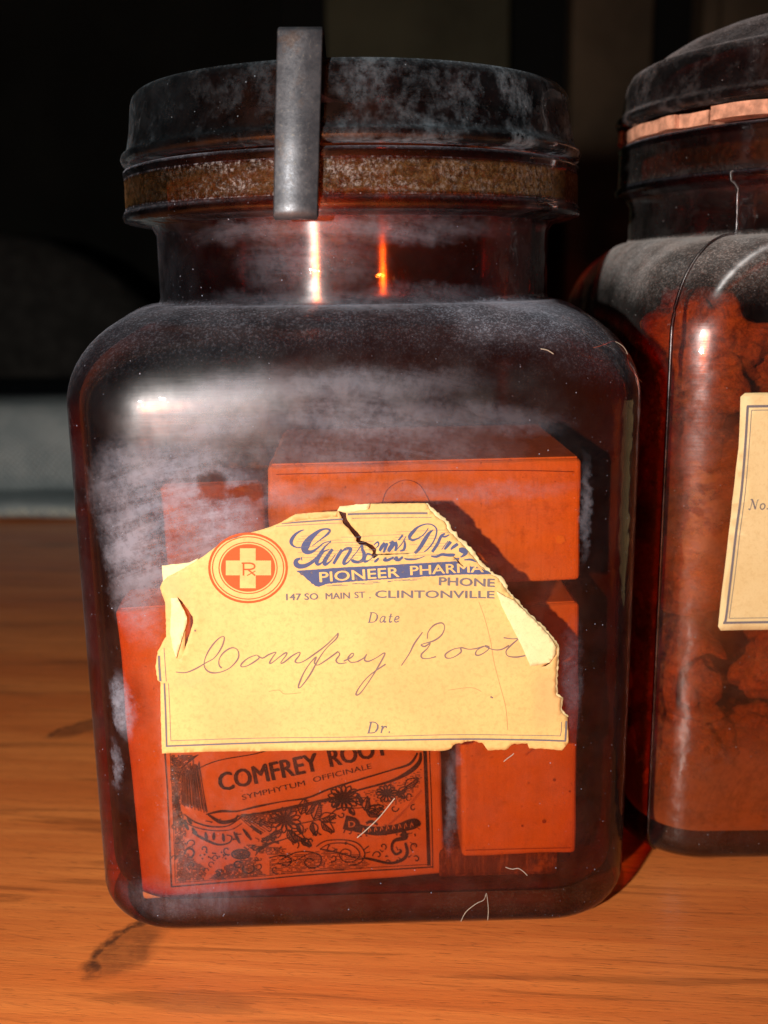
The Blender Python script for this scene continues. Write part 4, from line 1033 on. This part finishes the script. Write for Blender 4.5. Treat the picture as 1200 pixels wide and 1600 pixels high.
# lighter letters in the dark banner scroll
I = Ink(LA)
I.text('D', (545, 1292), (555, 1291), 10, .03, lift=.011)
for k in range(9):
    x = 566 + k * 9.4; I.ribbon([(x, 1301 - k * 1.1), (x + 1.6, 1293 - k * 1.1), (x + 4, 1299 - k * 1.1)], .9, 2)
for f in range(len(I.v)): I.v[f].y = -.026
I.build('banner_lettering', card, cA)
# side print strip on left margin of the box

# ================================================================== RIGHT JAR
jar2 = thing('apothecary_jar', 'taller amber jar with domed lid and pink rubber ring, full of dried roots', 'jar', J2, 0, 'square amber apothecary jars')
L, no = make_levels(A2, 2.0, 12.9, 15.15, 5.25, 16.35, 5.62, 17.65, floor=.6)
g_ring2 = glass_mat('amber_glass_powder_glow_band', t=(.86, .60, .40), dusty=True, band=(16.75, 17.35), speck=.1, film=.05, frough=.2, fk=.35, fcol=(.9, .30, .10), glow_band_col=(.42, .22, .06), base=.50, basez=(13.4, 12.0), fill=.5, dust_col=(.42, .20, .10),
                    blobs=[(-1, 1.2, 9, 3.6, 0, .8, .85), (-4.6, 8.6, 1.6, 4, 0, .8, .6)])  # golden collar band paints in amber glow; the rest is root powder
jar_body(A2, 2.0, L, no, [g_out2, g_ring2, g_thick], jar2, [(16.25, 16.6), (17.44, 17.7)])
prof = [(0, 20.75), (1.2, 20.72), (2.4, 20.6), (3.3, 20.4), (4.0, 20.13), (4.5, 19.85), (4.8, 19.62), (4.98, 19.52), (5.15, 19.50), (5.3, 19.42), (5.4, 19.25), (5.47, 19.0), (5.54, 18.5), (5.6, 18.42), (5.68, 18.36), (5.70, 18.28), (5.66, 18.2), (5.5, 18.15), (4.9, 18.15),
        (4.8, 18.3), (4.75, 19.1), (4.2, 19.5), (2.5, 20.1), (0, 20.4)]
new_obj('lid', *lathe(prof), g_lid2, jar2)
segs = []
a = 150
for ln in (22, 14, 20, 9, 17, 23, 12, 18, 21, 16, 20, 18, 22):
    segs.append((a, a + ln, random.choice((0, .09, -.0, .06, .12)), random.uniform(-.05, .06))); a += ln + .8
    if a > 480: break
gasket(jar2, 4.9, 5.55, 17.69, 18.0, segs)
# mould seam ridges on the two front corners
seam_pts = []
def body_pt(a, rc, lv, deg):
    out_ = []
    for (z, inset, wg, R) in lv:
        s_ = section(a, inset, rc); best = None
        rr_ = None
        for (x, y) in s_:
            d = abs((math.degrees(math.atan2(y, x)) - deg + 180) % 360 - 180)
            if best is None or d < best: best = d; rr_ = math.hypot(x, y)
        r = rr_ * (1 - wg) + R * wg
        out_.append((r * math.cos(math.radians(deg)), r * math.sin(math.radians(deg)), z))
    return out_
seam = body_pt(A2, 2.0, [l for l in L[6:no - 4]], -135)
new_obj('mould_seam', *tube(seam, .045, 8, 2), g_seam, jar2)
seam = body_pt(A2, 2.0, [l for l in L[6:no - 4]], 45)
new_obj('mould_seam', *tube(seam, .045, 8, 2), g_seam, jar2)

# right label
PP2, PN2 = plane_of(M2, -A2 - .012)
def L2(u, v, lift=0.0):
    q = M2i @ hit(u, v, PP2, PN2)
    return Vector((q.x, q.y - lift - .006 * (1 + mnoise.noise(Vector((u * .02, v * .02, 2)))), q.z))
def L2x(x, z, lift=0.0):
    return Vector((x, -A2 - .012 - lift - .006 * (1 + mnoise.noise(Vector((x * .5, z * .5, 2)))), z))
paper2 = paper_mat('cream_paper', (.86, .68, .36), (.80, .61, .30), (.66, .46, .2))
a_ = L2(1161, 617); b_ = L2(1122, 984)
edge_l = [L2(*p) for p in ((1164, 614), (1157, 620), (1154, 700), (1147, 760), (1139, 830), (1131, 900), (1126, 940), (1122, 979), (1126, 985))]
xr = 3.9
outl = [(p.x, p.z) for p in edge_l] + [(xr, edge_l[-1].z + .05), (xr, edge_l[0].z + .02)]
lab2 = sheet('paper_label', jag([(p[0], p[1], .006) for p in outl], .006, .3, 2), [], lambda x, z: L2x(x, z), paper2, jar2, .35, .012)
lab2['label'] = 'clean cream paper label with a double ruled border'
I = Ink(L2x)
w1 = [L2(*p) for p in ((1168, 635), (1164, 700), (1158, 770), (1150, 830), (1142, 900), (1134, 966), (1131, 973))]
w2 = [L2(*p) for p in ((1174, 641), (1170, 700), (1164, 770), (1156, 830), (1148, 900), (1139, 966))]
zt_, zb_ = w1[0].z, w1[-1].z
I.ribbon([(p.x, p.z) for p in w1] , .055, 3)
xb = xr - .3
I.ribbon([(w1[0].x - .02, zt_), (xb, zt_ + .02)], .055, 8); I.ribbon([(w1[-1].x - .02, zb_), (xb, zb_ + .02)], .055, 8); I.ribbon([(xb, zt_), (xb, zb_)], .055, 8)
I.build('border_line', ink_grey, lab2); I = Ink(L2x); I.ribbon([(p.x, p.z) for p in w2], .015, 3)
I.ribbon([(w2[0].x, w2[0].z), (xb - .09, w2[0].z + .02)], .015, 8); I.ribbon([(w2[-1].x, w2[-1].z), (xb - .09, w2[-1].z + .02)], .015, 8); I.ribbon([(xb - .09, w2[0].z), (xb - .09, w2[-1].z)], .015, 8)
I.build('border_line', ink_grey, lab2)
I = Ink(L2)
italic(I, 'No.', 1170, 796, 15)
I.build('small_lettering', ink_grey, lab2)

# dried roots
def root_mat():
    N = NT('dried_root'); c = N.coords(); 
    f = N.noise(c, 2.2, 8, .74, 1.6); g = N.noise(c, 9, 6, .7)
    col = N.mix(N.mapr(f, .35, .66), rgb(.32, .17, .095), rgb(.78, .47, .27))
    col = N.mix(N.math('MULTIPLY', N.mapr(g, .52, .66), .55), col, rgb(.12, .06, .035))
    return N.out(N.pbr(Base_Color=col, Roughness=.85, Normal=N.bump(N.math('ADD', f, N.math('MULTIPLY', g, .6)), .8, .0012), Specular_IOR_Level=.2))
rootm = root_mat()
bm = bmesh.new(); bmesh.ops.create_icosphere(bm, subdivisions=4, radius=1)
bm.verts.index_update(); ico = [v.co.copy() for v in bm.verts]; icf = [[v.index for v in f.verts] for f in bm.faces]; bm.free()
root_meshes = []
for k in range(9):
    vs = []
    sx, sy, sz = random.uniform(1.3, 2.0), random.uniform(.7, 1.1), random.uniform(1.1, 1.6); off = Vector((k * 7.3, 2, 1))
    for v in ico:
        p = Vector((v.x * sx, v.y * sy, v.z * sz))
        d = 1 + .34 * mnoise.fractal(v * .9 + off, 1.0, 2, 4) + .10 * abs(mnoise.noise(v * 2.6 + off)) - .3 * max(0, .25 - abs(mnoise.noise(v * 1.5 - off))) / .25
        vs.append(p * d)
    me = bpy.data.meshes.new('dried_root'); me.from_pydata([v * S for v in vs], [], icf); me.materials.append(rootm)
    me.polygons.foreach_set('use_smooth', [True] * len(me.polygons)); root_meshes.append(me)
# curled slices
def curl(label, u, v, yl, R, turns, wid, rot, start=0.0):
    p0, n = plane_of(M2, yl); c = hit(u, v, p0, n)
    vs, fs = [], []; n1, n2 = 56, 12
    for i in range(n1 + 1):
        t = i / n1; a = start + turns * 2 * math.pi * t; r = R * (.45 + .55 * t) * (1 + .06 * mnoise.noise(Vector((t * 9, u * .1, 0))))
        for k in range(n2):
            b = 2 * math.pi * k / n2
            th = .20 * R * (1 + .35 * mnoise.noise(Vector((t * 12, k * .7, u * .01))))
            rr_ = r + th * math.cos(b) * (.5 + .5 * math.sin(math.pi * min(1, t * 1.05)) ** .3)
            vs.append((rr_ * math.cos(a), wid * math.sin(b) * .5 * (1 + .2 * mnoise.noise(Vector((t * 6, k * .5, 3)))), rr_ * math.sin(a)))
    for i in range(n1):
        for k in range(n2): fs.append((i * n2 + k, i * n2 + (k + 1) % n2, (i + 1) * n2 + (k + 1) % n2, (i + 1) * n2 + k))
    fs.append(tuple(range(n2))[::-1]); fs.append(tuple(n1 * n2 + k for k in range(n2)))
    o = new_obj('dried_root', vs, fs, rootm); o.location = c * S; o.rotation_euler = rot
    return tag(o, label, 'dried root', 'dried roots in the right jar')
curl('large pale curled root slice against the glass left of the right jar label bottom', 1082, 1030, -4.35, 1.3, .68, 1.9, (0.15, .3, .25), 1.2)
curl('narrow curled root piece near the top of the pile inside the right jar', 1165, 545, -4.6, .95, .6, 1.0, (.2, .9, -.2), 2.0)
cnt = 0
for (ly, nx_, nz_) in ((-4.35, 5, 5), (-2.6, 4, 5)):
    for ix in range(nx_):
        for iz in range(nz_):
            x = -4.7 + ix * 9.6 / (nx_ - 1) + random.uniform(-.45, .45)
            z = 2.0 + iz * 10.4 / (nz_ - 1) + random.uniform(-.35, .35)
            y = ly + random.uniform(-.12, .35)
            if ly == -4.55 and z < 2.4: z += .2
            o = bpy.data.objects.new('dried_root', random.choice(root_meshes)); C.objects.link(o)
            o.location = (M2 @ Vector((x, y, z))) * S; o.rotation_euler = (random.uniform(-.35, .35), random.uniform(0, 6.28), random.uniform(-.35, .35))
            o.scale = Vector((1, 1, 1)) * random.uniform(.78, 1.02)
            tag(o, 'wrinkled orange brown dried root lump packed inside the right jar', 'dried root', 'dried roots in the right jar')
for iy in range(5):          # along the left wall
    for iz in range(6):
        o = bpy.data.objects.new('dried_root', random.choice(root_meshes)); C.objects.link(o)
        o.location = (M2 @ Vector((-4.6 + random.uniform(0, .3), -2.0 + iy * 1.8, 2.1 + iz * 1.85 + random.uniform(-.3, .3)))) * S
        o.rotation_euler = (random.uniform(0, 6), random.uniform(0, 6.28), random.uniform(0, 6)); o.scale = Vector((1, 1, 1)) * random.uniform(.75, .95)
        tag(o, 'wrinkled orange brown dried root lump packed inside the right jar', 'dried root', 'dried roots in the right jar')

# ================================================================== lint
lint = simple('pale_lint', (.5, .42, .33), .9)
def fibre(label, pts, yl, r=.011, lift=.02, M=M1):
    p0, n = plane_of(M, yl); P_ = [hit(p[0], p[1], p0, n) for p in pts]
    c = P_[0].copy(); vs, fs = tube([q - c for q in P_], r, 5, 5)
    o = new_obj('lint_fibre', vs, fs, lint); o.location = c * S
    return tag(o, label, 'lint fibre', 'lint fibres on the main jar')
fibre('long curled hair clinging to the upper right shoulder of the main jar', [(908, 535), (925, 543), (945, 538), (958, 533), (972, 540), (980, 552), (982, 568), (992, 585), (1003, 597)], -4.7, .006)
fibre('forked pale lint thread on the glass foot of the main jar', [(720, 1440), (728, 1425), (744, 1412), (756, 1406), (760, 1396), (763, 1420), (762, 1438)], -6.16, .007)
fibre('tiny lint curl stuck below the torn notch of the main label', [(787, 1190), (793, 1185), (800, 1180), (803, 1177)], -6.12, .010)
fibre('short straight pale scratchlike fibre over the printed carton', [(558, 1309), (572, 1297), (590, 1280), (602, 1266), (617, 1247)], -6.12, .012)
fibre('short pale fibre on the shoulder above the torn label', [(845, 545), (855, 547), (865, 553)], -5.9, .009)
fibre('two-cornered lint wisp on the jar bottom right of the printed carton', [(790, 1355), (800, 1358), (810, 1357), (818, 1362), (824, 1368)], -6.12, .009)
